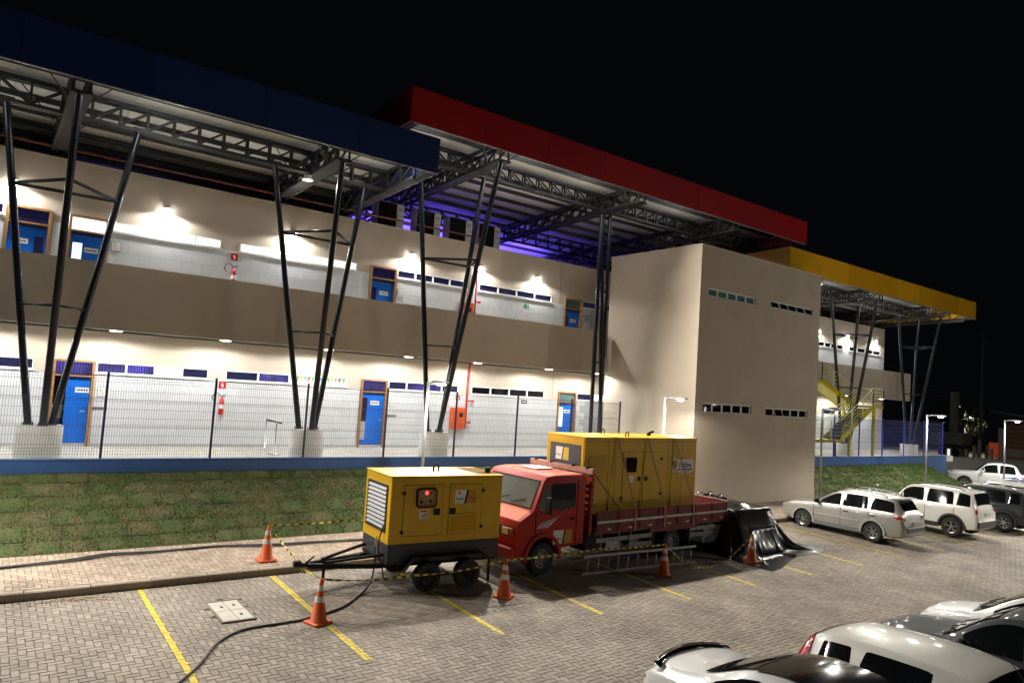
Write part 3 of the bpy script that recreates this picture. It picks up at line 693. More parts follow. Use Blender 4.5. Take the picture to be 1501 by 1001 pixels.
# ---- three legged columns
def column(cx,heads,zplinth,label,bz=(8.35,5.43),rad=.084,fy=19.0):
    """heads: left, right at y=21 truss, front at y=19"""
    t=thing('tripod_column',label,'column',(cx,21,F1),'three legged steel columns')
    h=zplinth
    g=MB(); g.lathe([(.50,F1),(.50,h-.03),(.485,h)],32,(cx,21,0)); g.build('plinth',PLINTH,t,autosmooth=40)
    A0=Vector((cx-.25,21.05,h)); C0=Vector((cx+.23,21.05,h)); B0=Vector((cx+.04,20.78,h))
    A1=Vector((heads[0][0],21.08,heads[0][1])); C1=Vector((heads[1][0],21.08,heads[1][1])); B1=Vector((heads[2][0],fy,heads[2][1]))
    legs=[(A0,A1),(B0,B1),(C0,C1)]
    for a,b in legs:
        g=MB(); g.tube(a,b,rad,14); l_=g.build('leg',STEEL,t,autosmooth=40)
        g=MB(); g.lathe([(rad+.05,h-.001),(rad+.05,h+.025)],12,(a.x,a.y,0)); 
        for q in range(4): an=q*1.57+.7; g.tube((a.x+.13*math.cos(an),a.y+.13*math.sin(an),h+.02),(a.x+.13*math.cos(an),a.y+.13*math.sin(an),h+.07),.014,6)
        g.build('base_plate',STEEL,l_)
        MB().box(b.x-.17,b.x+.17,b.y-.14,b.y+.14,b.z-.01,b.z+.02).build('head_plate',TRUSS,l_)
    at=lambda i,z: legs[i][0]+(legs[i][1]-legs[i][0])*((z-h)/(legs[i][1].z-h))
    for z in bz:
        for i,j in ((0,1),(1,2),(0,2)) if z>7 else ((0,1),(1,2)):
            MB().tube(at(i,z),at(j,z),.045 if z>7 else .035,8).build('brace',STEEL,t,smooth=True)
column(1.37,((-.03,10.37),(2.88,10.37),(1.3,ZB-.03)),2.52,'three legged dark column nearest the open blue door with a person')
column(8.15,((6.5,10.37),(9.4,10.35),(7.75,ZB-.03)),2.54,'three legged dark column beside the belt barrier posts')
column(12.6,((11.3,11.9),(14.0,11.9),(13.2,ZR-.03)),2.54,'three legged dark column beside the orange hose cabinets')
column(20.13,((19.85,11.9),(20.34,11.9),(20.1,ZR-.03)),2.50,'three legged dark column standing next to the tower side wall',fy=21.3)
column(39.5,((37.65,10.35),(40.7,10.38),(38.6,ZY-.03)),2.3,'three legged dark column behind the yellow staircase')
column(47.3,((45.55,10.35),(48.3,10.38),(46.5,ZY-.03)),2.3,'three legged dark column at the far end of the yellow canopy')
# ---- high bay lamps under the canopies
def highbay(x,y,z,label,p,tgt):
    t=thing('high_bay_lamp',label,'lamp',(x,y,z),'high bay lamps under the canopies')
    g=MB(); g.lathe([(.03,z+.16),(.10,z+.15),(.12,z+.07),(.17,z+.03),(.17,z+.0)],20,(x,y,0)); g.build('housing',WHITE,t,smooth=True)
    MB().lathe([(.155,z-.004),(.155,z-.001)],20,(x,y,0)).build('lens',LENSB,t)
    MB().tube((x,y,z+.16),(x,y,z+.32),.012,6).build('hanger',STEEL,t)
    l=light('SPOT','bay_glow',t,(x,y,z-.03),p,(1,.94,.84),.16,118,.5); aim(l,tgt,(x,y,z))
LB='round white high bay lamp hung from the canopy trusses'
highbay(7.25,20.3,9.86,'round white high bay lamp hung from the transverse truss beside the second column',P_BAY*.04,(7.25,8,0))
LB='compact unseen floodlight tucked behind the canopy fascia'
def flood(x,z,p,tgt):  # main flood read from cast shadows; weaker ones added for even light
    y=19.2; t=thing('floodlight',LB,'floodlight',(x,y,z),'floodlights hidden behind the fascias')
    MB().cbox(x-.2,x+.2,y-.08,y+.08,z+.02,z+.2,.02).build('housing',BLACK,t); MB().tube((x,y,z+.2),(x,y,z+.5),.02,6).build('bracket',STEEL,t)
    MB().box(x-.17,x+.17,y-.06,y+.06,z+.008,z+.018).build('lens',M('flood_lens',(.9,.9,.9),.3,var=0,emit=(1,.97,.9),estr=.3),t)
    light('POINT','soffit_fill',t,(x,y+.1,z-.25),40,(1,.96,.9),.15); l=light('SPOT','flood_glow',t,(x,y-.05,z-.03),p,(1,.93,.82),.18,124,.6); aim(l,tgt,(x,y,z))  # weak point lamp added to brighten the soffit, beside the beam
for x,k in ((-7,.7),(-2.5,.45),(3.2,.45),(9.2,.03)): flood(x,10.46+.36,P_BAY*k,(x,6,0))
flood(11.0,12.17,P_BAY*.05,(11,7,0)); flood(15.0,12.17,P_BAY*1.35,(16.5,6.5,0)); flood(18.2,12.17,P_BAY*.22,(20,5,0)); flood(23.5,12.17,P_BAY*.03,(24,5,0))
for x,k in ((32.5,.3),(36.5,.6),(43,.6),(48,.6)): flood(x,10.42+.36,P_BAY*k,(x-2,7,0))
# ---- fire pipe above the wall
t=thing('sprinkler_pipe','thin rust red pipe running along above the upper wall','pipe',(4,23.7,10.1))
MB().tube((-4,23.75,10.12),(15.79,23.75,10.12),.035,8).build('pipe',M('rust_red_pipe',(.12,.022,.016),.5,var=.15),t,smooth=True)
for x in range(-3,15,3): MB().tube((x,23.75,10.155),(x,23.75,10.40),.012,6).build('hanger',STEEL,t)
t=thing('riser_pipe','bright red vertical fire pipe beside the orange hose cabinets','pipe',(15.78,23.86,F1))
g=MB(); g.path([(15.79,23.75,10.12),(15.79,23.8,10.05),(15.79,23.84,9.9),(15.79,23.86,6.9)],.035,8); g.tube((15.75,23.86,5.05),(15.70,23.86,2.45),.04,8); g.tube((15.79,23.86,6.95),(15.77,23.86,5.0),.035,8); g.build('pipe',REDP,t,smooth=True)
for z,bx in ((9.0,-.2),(7.55,.22),(3.55,.22),(2.7,.12),(7.1,-.3)): 
    g=MB(); g.tube((15.77,23.86,z),(15.77+bx,23.86,z),.028,8); g.tube((15.77+bx,23.9,z),(15.77+bx,23.8,z),.05,10); g.build('branch_valve',REDP,t,smooth=True)
# ---- air conditioners on the wall head
for i,xr in enumerate((12.65,14.32,15.82,17.26)):
    a=thing('air_conditioner',['dark grilled air conditioning unit closest to the blue canopy end','dark grilled air conditioning unit, second from the blue canopy end','dark grilled air conditioning unit behind the red riser pipe','dark grilled air conditioning unit at the end of its row towards the tower'][i],'air conditioner',(xr-.55,24.6,ZT-.2),'air conditioners in a row behind the wall head')
    x0=xr-1.12; z0=ZT-.18
    MB().cbox(x0,xr,24.5,25.0,z0+.08,z0+1.25,.02).build('casing',GREYL,a); MB().box(x0+.02,xr-.32,24.482,24.497,z0+.1,z0+1.22).build('grille_backing',M('grille_void',(.006,.006,.006),.95,var=0,spec=.05),a)
    g=MB()
    for k in range(22): z=z0+.13+k*.05; g.bar((x0+.03,24.474,z),(xr-.33,24.474,z),.008,.008)
    g.build('grille',BLACK,a)
    g=MB(); g.box(xr-.25,xr-.07,24.49,24.498,z0+1.04,z0+1.07); g.box(xr-.23,xr-.09,24.49,24.498,z0+.98,z0+1.0); g.box(xr-.24,xr-.08,24.49,24.498,z0+.78,z0+.80); g.build('rating_label',DKGREY,a)
    for fx in (x0+.1,xr-.2): MB().box(fx,fx+.08,24.5,25.0,z0-.02,z0+.08).build('foot',DKGREY,a)
# ---- purple lit back wall under the red canopy
struct(MB().box(-9,49.7,33.7,33.9,9.0,12.4).build('back_wall',M('pale_wall',(.5,.5,.55),.7,var=.1)))
for zz in range(6):
    tag(MB().box(9,30,33.45,33.55,9.8+zz*.36,9.98+zz*.36).build('louver',M('louver_grey',(.5,.5,.52),.5,var=.05)),'long louver blade on the purple lit back wall, %s from the bottom'%('lowest' if zz==0 else ORD[zz]),'louver','louvers behind the roof')
for i,(x,e) in enumerate(((11.5,1),(14.5,1),(17.5,1.2),(20.5,1.4),(23.5,1),(3,.10),(37,.25),(43,.3))):
    t=thing('led_floodlight','small purple led floodlight lying on the flat roof','lamp',(x,29,ZT-.2),'purple floodlights on the flat roof')
    g=MB(); g.cbox(x-.2,x+.2,28.9,29.0,ZT-.1,ZT+.12,.02); g.bar((x-.22,28.95,ZT-.19),(x-.22,28.95,ZT+.02),.03,.03); g.bar((x+.22,28.95,ZT-.19),(x+.22,28.95,ZT+.02),.03,.03); g.build('housing',BLACK,t)
    MB().box(x-.18,x+.18,29.002,29.006,ZT-.08,ZT+.10).build('lens',M('purple_lens',(.1,.1,.3),.3,var=0,emit=(.2,.12,1),estr=6),t)
    l=light('SPOT','purple_glow',t,(x,29.06,ZT+.02),P_PURPLE*e,(.16,.09,1),.12,104,.5); aim(l,(x,33.5,ZT+.9),(x,29.06,ZT))
# ---- corridor lamps
def wall_lamp(x,i=0,side='left'):
    t=thing('wall_lamp',('upper corridor bulkhead lamp on the %s, %s from the tower'%({'left':'main long wall','right':'wing under the yellow canopy'}[side],ORD[i])),'lamp',(x,23.9,8.95),'bulkhead lamps along the upper corridor')
    g=MB(); g.lathe([(.07,0),(.085,-.03),(.08,-.10),(.05,-.12)],16,(x,YW,8.95),axis='y'); g.build('body',WHITE,t,smooth=True)
    g=MB(); g.cbox(x-.09,x+.09,YW-.20,YW-.03,8.985,9.005,.006); g.build('hood',WHITE,t)
    g=MB(); g.lathe([(.03,-.19),(.09,-.165),(.105,-.11),(.10,-.06)],14,(x,YW,8.91),axis='y'); g.build('lens',LENS,t,smooth=True)
    light('SPOT','lamp_glow',t,(x,YW-.26,8.86),P_WALL,(1,.98,.95),.05,168,.25)
for i,x in enumerate((18.98,15.98,12.84,8.24,4.23,.34,-3.6)): wall_lamp(x,i)
for i,x in enumerate((34.0,38.0,41.4,44.86,48.54)): wall_lamp(x,i,'right')
def ceil_lamp(x,i=0,side='left',y=22.64):
    t=thing('ceiling_light','flush light under the lower corridor slab %s, %s from the tower'%({'left':'of the long wing','right':'under the yellow canopy'}[side],ORD[i]),'light',(x,y,5.08),'flush lights along the lower corridor ceiling')
    MB().lathe([(.17,5.098),(.17,5.055),(.16,5.045)],20,(x,y,0)).build('rim',WHITE,t,smooth=True); MB().lathe([(.15,5.030),(.15,5.044)],20,(x,y,0)).build('lens',LENSP,t)
    light('SPOT','ceiling_glow',t,(x,y,5.015),P_CEIL,(1,.985,.95),.12,172,.2)
for i,x in enumerate((21.6,18.85,15.3,12.3,9.3,5.98,3.02,.1,-3)): ceil_lamp(x,i)
for i,x in enumerate((34,38.5,42.5,47)): ceil_lamp(x,i,'right')
# ---- small wall fittings
def extinguisher(x,z,low):
    t=thing('fire_extinguisher','red fire extinguisher with hose on the %s corridor wall'%low,'extinguisher',(x,YW-.1,z))
    g=MB(); g.lathe([(.06,z),(.075,z+.02),(.075,z+.42),(.05,z+.50),(.025,z+.54),(.025,z+.58)],14,(x,YW-.11,0)); g.build('cylinder',REDP,t,smooth=True)
    MB().lathe([(.0765,z+.20),(.0765,z+.33)],14,(x,YW-.11,0),caps=False).build('label_band',WHITE,t,smooth=True)
    g=MB(); g.bar((x-.02,YW-.11,z+.6),(x+.12,YW-.12,z+.66),.02,.02); g.bar((x,YW-.11,z+.57),(x+.10,YW-.11,z+.60),.02,.015); g.build('handle',BLACK,t)
    g=MB(); g.path([(x-.02,YW-.11,z+.58),(x-.12,YW-.1,z+.68),(x-.25,YW-.09,z+.66),(x-.30,YW-.09,z+.52),(x-.22,YW-.09,z+.42)],.012,6); g.build('hose',BLACK,t,smooth=True)
    s=thing('extinguisher_sign','red square sign with white symbol above the %s extinguisher'%low,'sign',(x,YW-.02,z+.85)); MB().box(x-.11,x+.11,YW-.03,YW-.017,z+.83,z+1.05).build('plate',REDP,s); 
    g=MB(); g.box(x-.025,x+.025,YW-.034,YW-.031,z+.87,z+.97); g.box(x-.012,x+.012,YW-.034,YW-.031,z+.975,z+1.0); g.box(x-.05,x-.03,YW-.034,YW-.031,z+.95,z+.99); g.build('symbol',WHITE,s)
extinguisher(6.36,2.72,'lower'); extinguisher(6.37,6.90,'upper')
def hose_cabinet(x0,x1,z0,z1,low):
    t=thing('hose_cabinet','orange fire hose cabinet with round window on the %s corridor wall'%low,'cabinet',((x0+x1)/2,YW-.1,z0))
    MB().cbox(x0,x1,YW-.2,YW-.017,z0,z1,.01).build('case',ORNG,t); MB().box(x0+.04,x1-.04,YW-.212,YW-.201,z0+.04,z1-.04).build('door',ORNG,t)
    cx=x0+(x1-x0)*.65; MB().lathe([(.10,-.003),(.10,0)],20,(cx,YW-.213,z1-.28),axis='y').build('round_window',BLACK,t); MB().box(x0+.1,x0+.13,YW-.225,YW-.213,(z0+z1)/2-.05,(z0+z1)/2+.05).build('latch',METAL,t)
    for q in range(3): MB().box(cx-.1,cx+.12,YW-.214,YW-.2125,z0+.14+.03*q,z0+.15+.03*q).build('vent',DKGREY,t)
    s=thing('hose_sign','small red and white hose sign above the %s orange cabinet'%low,'sign',(x0+.3,YW-.02,z1+.25)); MB().box(x0+.2,x0+.42,YW-.026,YW-.017,z1+.22,z1+.46).build('plate',WHITE,s); MB().box(x0+.21,x0+.41,YW-.03,YW-.027,z1+.29,z1+.45).build('symbol_field',REDP,s); g=MB(); g.lathe([(.05,-.002),(.05,0)],10,(x0+.31,YW-.031,z1+.37),axis='y'); g.build('symbol',WHITE,s)
hose_cabinet(15.05,15.66,2.43,3.27,'lower'); hose_cabinet(15.10,15.70,6.62,7.46,'upper')
def notice(x,z,w_,h_,label):
    t=thing('wall_notice',label,'notice',(x,YW-.02,z)); MB().box(x-w_/2,x+w_/2,YW-.032,YW-.017,z-h_/2,z+h_/2).build('frame',GALV,t); MB().box(x-w_/2+.02,x+w_/2-.02,YW-.037,YW-.033,z-h_/2+.03,z+h_/2-.02).build('sheet',WHITE,t)
    g=MB(); 
    for q in range(3): g.box(x-w_/2+.05,x+w_/2-.06-.03*q,YW-.040,YW-.038,z-h_/2+.08+q*.07,z-h_/2+.11+q*.07)
    g.build('printed_lines',GREYL,t)
notice(2.99,3.28,.24,.30,'small framed notice beside the open door with a person'); notice(12.49,3.35,.22,.30,'small framed notice beside the lower door with a grey panel'); notice(2.97,7.59,.26,.30,'small framed notice beside the lit upper door'); notice(12.46,7.45,.24,.34,'small framed notice beside the upper door near the columns'); notice(21.85,7.2,.24,.3,'small framed notice beside the upper door near the tower')
for x,z,l in ((2.98,2.80,'thin metal room number plate under the notice by the open door'),(12.5,2.86,'thin metal room number plate under the notice by the grey panelled door')):
    t=thing('number_plate',l,'plate',(x,YW-.02,z)); MB().cbox(x-.2,x+.2,YW-.03,YW-.017,z-.045,z+.045,.004).build('plate',GALV,t); g=MB(); [g.box(x-.16+.05*q,x-.13+.05*q,YW-.033,YW-.031,z-.02,z+.02) for q in range(6)]; g.build('lettering',DKGREY,t)
t=thing('exit_sign','green and white running figure exit sign on the upper tiles','sign',(18.53,YW-.02,7.7)); MB().box(18.36,18.70,YW-.026,YW-.017,7.64,7.80).build('plate',WHITE,t); MB().box(18.37,18.53,YW-.030,YW-.027,7.65,7.79).build('figure_field',M('exit_green',(.02,.25,.10),.5),t); MB().box(18.56,18.63,YW-.030,YW-.027,7.66,7.78).build('door_symbol',M('exit_green',(.02,.25,.10),.5),t)
t=thing('exit_sign','small dark arrow sign on the lower tiles beside the fence','sign',(18.7,YW-.02,3.5)); MB().box(18.55,18.85,YW-.026,YW-.017,3.55,3.71).build('plate',DKGREY,t); MB().bar((18.6,YW-.028,3.63),(18.8,YW-.028,3.63),.003,.03).build('arrow',WHITE,t)
# belt barrier
t=thing('belt_barrier','pair of chrome belt barrier posts with black belt in the corridor','barrier',(7.5,22.6,F1))
for x,y in ((7.66,23.3),(7.5,21.85)):
    g=MB(); g.lathe([(.17,F1),(.17,F1+.02),(.06,F1+.04),(.03,F1+.05),(.03,F1+.95),(.035,F1+1.0)],16,(x,y,0)); g.build('post',METAL,t,smooth=True)
MB().box(7.655,7.665,21.85,23.3,F1+.93,F1+.98).build('belt',BLACK,t)
# ---- lamp posts along the sidewalk
def lamp_post(x,label,lit=1,yb=17.3,zb=.2,H=4.0,p=None,arm=-.8):
    t=thing('lamp_post',label,'lamp post',(x,yb,zb),'slim lamp posts along the sidewalk' if yb==17.3 else 'added fill lamp posts at the side of the parking lot')
    T=zb+H
    g=MB(); g.tube((x,yb,zb-.05),(x,yb,T),.05,12,.042); g.build('pole',GALV,t,smooth=True); MB().cbox(x-.1,x+.1,yb-.1,yb+.1,zb-.02,zb+.02,.005).build('base_plate',GALV,t)
    MB().tube((x,yb-.02,T-.05),(x,yb+arm*.45,T+.0),.024,8).build('arm',GALV,t,smooth=True)
    g=MB(); s=1 if arm<0 else -1
    g.loft([[(x-.09,yb+arm*.4,T-.03),(x+.09,yb+arm*.4,T-.03),(x+.09,yb+arm*.4,T+.03),(x-.09,yb+arm*.4,T+.03)],[(x-.13,yb+arm*.75,T-.03),(x+.13,yb+arm*.75,T-.03),(x+.13,yb+arm*.75,T+.05),(x-.13,yb+arm*.75,T+.05)],[(x-.1,yb+arm*1.2,T-.02),(x+.1,yb+arm*1.2,T-.02),(x+.1,yb+arm*1.2,T+.02),(x-.1,yb+arm*1.2,T+.02)]],True,True,True); g.build('lamp_head',GREYL,t)
    y=yb+arm*.85
    g=MB(); g.lathe([(.13,T-.034),(.12,T-.07),(.06,T-.09)],14,(x,y,0)); g.build('lens',LENS if lit else WHITE,t,smooth=True)
    if lit: light('SPOT','post_glow',t,(x,y,T-.11),(p or P_POLE)*lit,(1,.95,.86),.09,168,.25)
lamp_post(10.08,'slim grey lamp post standing behind the yellow trailer generator'); lamp_post(19.94,'slim grey lamp post standing behind the truck generator'); lamp_post(30.52,'slim unlit lamp post at the corner of the beige tower',0); lamp_post(40.95,'slim grey lamp post on the green slope',1.3); lamp_post(51.79,'slim grey lamp post in front of the white pickup',2.2); lamp_post(-.4,'slim grey lamp post left of the brown turf',1.6); lamp_post(-10.5,'slim grey lamp post far left along the sidewalk',1.6)
# ================================================================ vehicles
GENY=M('generator_yellow',(.66,.395,.009),.42,var=.06,scale=2,dirt=.10,spec=.4)
TRED=M('truck_red',(.40,.017,.009),.5,var=.10,scale=2.5,dirt=.12,spec=.3)
BEDR=M('bed_board_red',(.17,.022,.022),.65,var=.3,scale=6,dirt=.5)
PINK=M('faded_wood_pink',(.42,.22,.17),.7,var=.2,scale=6)
STRAP=M('strap_webbing',(.42,.24,.15),.8,var=.12,scale=12)
SCREENG=M('windscreen_grey',(.13,.14,.135),.07,var=.25,scale=1.2)  # grey base stands in for the lit cab interior, which isn't built
STY=M('sticker_yellow',(.65,.45,.03),.5,var=.03); GOLD=M('sticker_gold',(.5,.27,.02),.5,var=.05)
def wheel(parent,x,y,r,wd,rimm,side,spokes=5,style='star',rimr=.62):
    t=MB(); s=side
    t.lathe([(r*rimr,-wd/2),(r*.93,-wd/2),(r,-wd*.36),(r,wd*.36),(r*.93,wd/2),(r*rimr,wd/2)],28,(x,y,r),axis='y',caps=False); ty=t.build('wheel',RUBBER,parent,autosmooth=35)
    g=MB(); ro=y+s*wd*.38; ri=r*rimr
    if style=='steel':
        g.lathe([(.02,y+s*wd*.30),(ri*.35,y+s*wd*.34),(ri*.55,y+s*wd*.22),(ri*.85,y+s*wd*.28),(ri*.98,y+s*wd*.46),(ri*1.02,y+s*wd*.46)],24,(x,0,r),axis='y',caps=False); g.lathe([(ri*.12,y+s*wd*.30),(ri*.12,y+s*wd*.42)],12,(x,0,r),axis='y')
        h=MB()
        for q in range(8): a=q*math.pi/4; h.lathe([(ri*.10,y+s*wd*.24),(ri*.10,y+s*wd*.33)],8,(x+ri*.70*math.cos(a),0,r+ri*.70*math.sin(a)),axis='y')
        for q in range(5): a=q*1.2566; h.lathe([(ri*.06,y+s*wd*.30),(ri*.06,y+s*wd*.40)],6,(x+ri*.27*math.cos(a),0,r+ri*.27*math.sin(a)),axis='y')
        g.build('rim',rimm,ty,autosmooth=40); h.build('rim_holes',BLACK,ty)
    else:
        g.lathe([(ri*.86,y-s*wd*.3),(ri*.90,ro),(ri*1.02,y+s*wd*.46)],24,(x,0,r),axis='y',caps=False)
        g.lathe([(.01,ro+s*.012),(ri*.2,ro+s*.010),(ri*.22,ro-s*.03)],16,(x,0,r),axis='y')
        for q in range(spokes):
            for d in ((-.16,.16) if style=='split' else (0,)):
                a=q*2*math.pi/spokes+.3; wv=ri*(.09 if style=='split' else .14)
                p0=Vector((x+ri*.15*math.cos(a),ro-s*.005,r+ri*.15*math.sin(a))); p1=Vector((x+ri*.93*math.cos(a+d),ro-s*.002,r+ri*.93*math.sin(a+d)))
                g.bar(p0,p1,wv,.022,up=(0,1,0))
        g.build('rim',rimm,ty,autosmooth=40); MB().lathe([(ri*.88,y-s*wd*.05),(ri*.88,y-s*wd*.04)],24,(x,0,r),axis='y').build('brake_disc',M('brake_dark',(.02,.02,.02),.6),ty)
    return ty
class Prof:
    def __init__(s,st): s.st=sorted(st)
    def __call__(s,x,k):
        st=s.st
        if x<=st[0][0]: return st[0][k]
        for i in range(len(st)-1):
            a,b=st[i],st[i+1]
            if x<=b[0]:
                h=b[0]-a[0]; t=(x-a[0])/h
                def sl(i0,i1): return (st[i1][k]-st[i0][k])/(st[i1][0]-st[i0][0])
                d=sl(i,i+1); m0=d; m1=d
                if i>0: q=sl(i-1,i); m0=0 if q*d<=0 else 2*q*d/(q+d)
                if i<len(st)-2: q=sl(i+1,i+2); m1=0 if q*d<=0 else 2*q*d/(q+d)
                return (2*t**3-3*t*t+1)*a[k]+(t**3-2*t*t+t)*h*m0+(-2*t**3+3*t*t)*b[k]+(t**3-t*t)*h*m1
        return st[-1][k]
def cutcyl(x,z,r,w_):
    g=MB(); g.lathe([(r,-w_),(r,w_)],36,(x,0,z),axis='y'); return g.mesh('cut',BLACK)
def car(name,label,cat,st,paint,wb,r,loc,rz,wins,ws,rw=None,group=None,arch=None,rim=None,style='star',spokes=5,tail=None,head=None,rails=None,roofm=None,mirror=.62,handles=(),seams=(),front=True,plate=True,sill=None,roofx=None,tyrew=.2,glass=None,bumper=None,detail=True):
    glass=glass or BLKG
    t=thing(name,label,cat,loc,group,rz,world=False); P=Prof(st); x0,x1=P.st[0][0],P.st[-1][0]
    sec=lambda x:(P(x,1),P(x,2),P(x,3),P(x,4),P(x,5))
    def half(x):
        zb,zm,zt,wm,wt=sec(x); ze=max(zt-.05,zm+.01); h=zm-zb
        return [(0,zb),(wm*.80,zb),(wm*.95,zb+.04),(wm*.985,zb+h*.18),(wm*1.0,zb+h*.45),(wm*1.005,zm-h*.22),(wm*.985,zm-.03),(wm*.965,zm),(wm*.965+(wt-wm*.965)*.33,zm+(ze-zm)*.33),(wm*.965+(wt-wm*.965)*.67,zm+(ze-zm)*.67),(wt,ze),(wt-.035,zt-.016),(wt*.72,zt+.004),(wt*.38,zt+.018),(0,zt+.022)]
    xs=[]
    for i in range(len(P.st)-1):
        a,b=P.st[i][0],P.st[i+1][0]; n=max(2,int((b-a)/.09)); xs+=[a+(b-a)*k/n for k in range(n)]
    xs.append(x1)
    rings=[]
    for x in xs:
        h=half(x); rings.append([(x,y,z) for y,z in h]+[(x,-y,z) for y,z in reversed(h[1:-1])])
    g=MB(); g.loft(rings,True,True,True); me=g.mesh('body',[paint,BLACK],True)
    ob=bpy.data.objects.new('body',me); COL.objects.link(ob)
    cut=[]
    for wx in wb:
        cm=cutcyl(wx,r+.01,r+.065,1.2); co=bpy.data.objects.new('cut',cm); COL.objects.link(co); md=ob.modifiers.new('b','BOOLEAN'); md.object=co; md.operation='DIFFERENCE'; md.solver='EXACT'
        try: md.material_mode='TRANSFER'
        except Exception: pass
        cut.append(co)
    dg=bpy.context.evaluated_depsgraph_get(); dg.update(); nm=bpy.data.meshes.new_from_object(ob.evaluated_get(dg)); ob.modifiers.clear(); ob.data=nm; nm.set_sharp_from_angle(angle=math.radians(32)); nm.name='body'
    for co in cut: bpy.data.objects.remove(co)
    ob.parent=t
    W=max(s_[4] for s_ in P.st)
    for i,wx in enumerate(wb):
        for s in (1,-1): wheel(t,wx,s*(W-tyrew/2-.01),r,tyrew,rim or METAL,s,spokes,style)
    yside=lambda x,z:(lambda zb,zm,zt,wm,wt:wm*.965+(wt-wm*.965)*min(1,max(0,(z-zm)/max(.05,zt-.05-zm))))(*sec(x))
    for (a,b) in wins:
        for s in (1,-1):
            top=[];bot=[]
            for k in range(9):
                x=a+(b-a)*k/8; zb,zm,zt,wm,wt=sec(x); zl=zm+.035; zu=max(zl+.005,zt-.095)
                bot.append((x,s*(yside(x,zl)+.006),zl)); top.append((x,s*(yside(x,zu)+.006),zu))
            # round the corners a little
            top[0]=(top[0][0]+(.03 if b>a else -.03),top[0][1],top[0][2]-.02); top[-1]=(top[-1][0]-.03,top[-1][1],top[-1][2]-.02)
            gg=MB(); gg.loft([bot,top],False); gg.build('side_window',glass,t,smooth=True)
    def screen(xa,xb,nm_,off):
        rows=[]
        for k in range(9):
            x=xa+(xb-xa)*k/8; zb,zm,zt,wm,wt=sec(x); row=[]
            for q in range(9):
                u=-1+q/4; au=abs(u)
                z=zt+.022*(1-au*au); row.append((x+off[0],u*(wt-.07),z+off[1]))
            rows.append(row)
        gg=MB(); gg.loft(rows,False); gg.build(nm_,glass,t,smooth=True)
    if ws: screen(ws[0],ws[1],'windscreen',(.009,.008))
    if rw: screen(rw[0],rw[1],'rear_window',(-.010,.006))
    if arch:
        for wx in wb:
            for s in (1,-1):
                gg=MB(); R=[]
                for k in range(13):
                    a=math.pi*(-.04+1.08*k/12); c_,s_=math.cos(a),math.sin(a); zb,zm,zt,wm,wt=sec(wx); y=s*(wm*.99)
                    R.append([(wx+(r+.045)*c_,y-s*.02,r+.01+(r+.045)*s_),(wx+(r+.045)*c_,y+s*.030,r+.01+(r+.045)*s_),(wx+(r+.115)*c_,y+s*.030,r+.01+(r+.115)*s_),(wx+(r+.13)*c_,y-s*.02,r+.01+(r+.13)*s_)])
                gg.loft(R,True,True,True); gg.build('wheel_arch',arch,t,autosmooth=40)
    if sill:
        for s in (1,-1): zb,zm,zt,wm,wt=sec(0); MB().cbox(min(wb)+r+.08,max(wb)-r-.08,s*wm-.04,s*wm+.028,zb+.0,zb+.16,.012).build('side_skirt',sill,t)
    for (x,z,l) in handles:
        for s in (1,-1): MB().cbox(x-l/2,x+l/2,s*(sec(x)[3]*1.0)-.025,s*(sec(x)[3]*1.0)+.028,z-.016,z+.016,.006).build('door_handle',BLACK if detail=='blackh' else paint,t)
    for x in seams:
        for s in (1,-1):
            zb,zm,zt,wm,wt=sec(x); gg=MB(); h=zm-zb
            zz=[zb+.12,zb+h*.45,zm-h*.22,zm-.03]; yy=[wm*.985,wm*1.0,wm*1.005,wm*.985]
            for k in range(3): gg.bar((x,s*(yy[k]+.001),zz[k]),(x,s*(yy[k+1]+.001),zz[k+1]),.013,.007)
            gg.build('door_seam',BLACK,t)
    if mirror is not None:
        for s in (1,-1):
            zb,zm,zt,wm,wt=sec(mirror); gg=MB(); gg.lathe([(.02,s*(wm-.03)),(.075,s*(wm+.0)),(.085,s*(wm+.12)),(.05,s*(wm+.17))],10,(mirror+.02,0,zm+.09),axis='y'); gg.build('mirror',paint if detail!='blackh' else BLACK,t,smooth=True)
    def lamp(nm_,x,y,z,sx,sy,sz,mt):
        gg=MB(); gg.lathe([(.02,-1),(.6,-.8),(.95,-.3),(1,0),(.95,.3),(.6,.8),(.02,1)],14); gg.v=[(x+a*sx,y+b*sy,z+c*sz) for a,b,c in gg.v]; gg.build(nm_,mt,t,smooth=True)
    if tail:
        for s in (1,-1):
            for (x,y,z,sx,sy,sz,mt) in tail: lamp('tail_light',x,s*y,z,sx,sy,sz,mt)
    if head:
        for s in (1,-1):
            for (x,y,z,sx,sy,sz,mt) in head: lamp('headlight',x,s*y,z,sx,sy,sz,mt)
    if rails:
        for s in (1,-1):
            gg=MB(); pts=[]
            for k in range(9): x=rails[0]+(rails[1]-rails[0])*k/8; zb,zm,zt,wm,wt=sec(x); pts.append((x,s*(wt-.08),zt+(.055 if 0<k<8 else .0)))
            gg.path(pts,.018,6); gg.build('roof_rail',rails[2],t,smooth=True)
    if bumper:
        for xb_,wd_,z0,z1,mt in bumper: MB().cbox(xb_-.05,xb_+.05,-wd_,wd_,z0,z1,.03).build('bumper',mt,t)
    if plate:
        MB().box(x0-.012,x0-.004,-.2,.2,plate-.06,plate+.06).build('number_plate',GREYL,t)
    P.half=half; return t,P
def paint(n,c,metal=0,rough=.3): return M('paint_'+n,c,rough,metal=metal,var=.03,scale=2,coat=1)
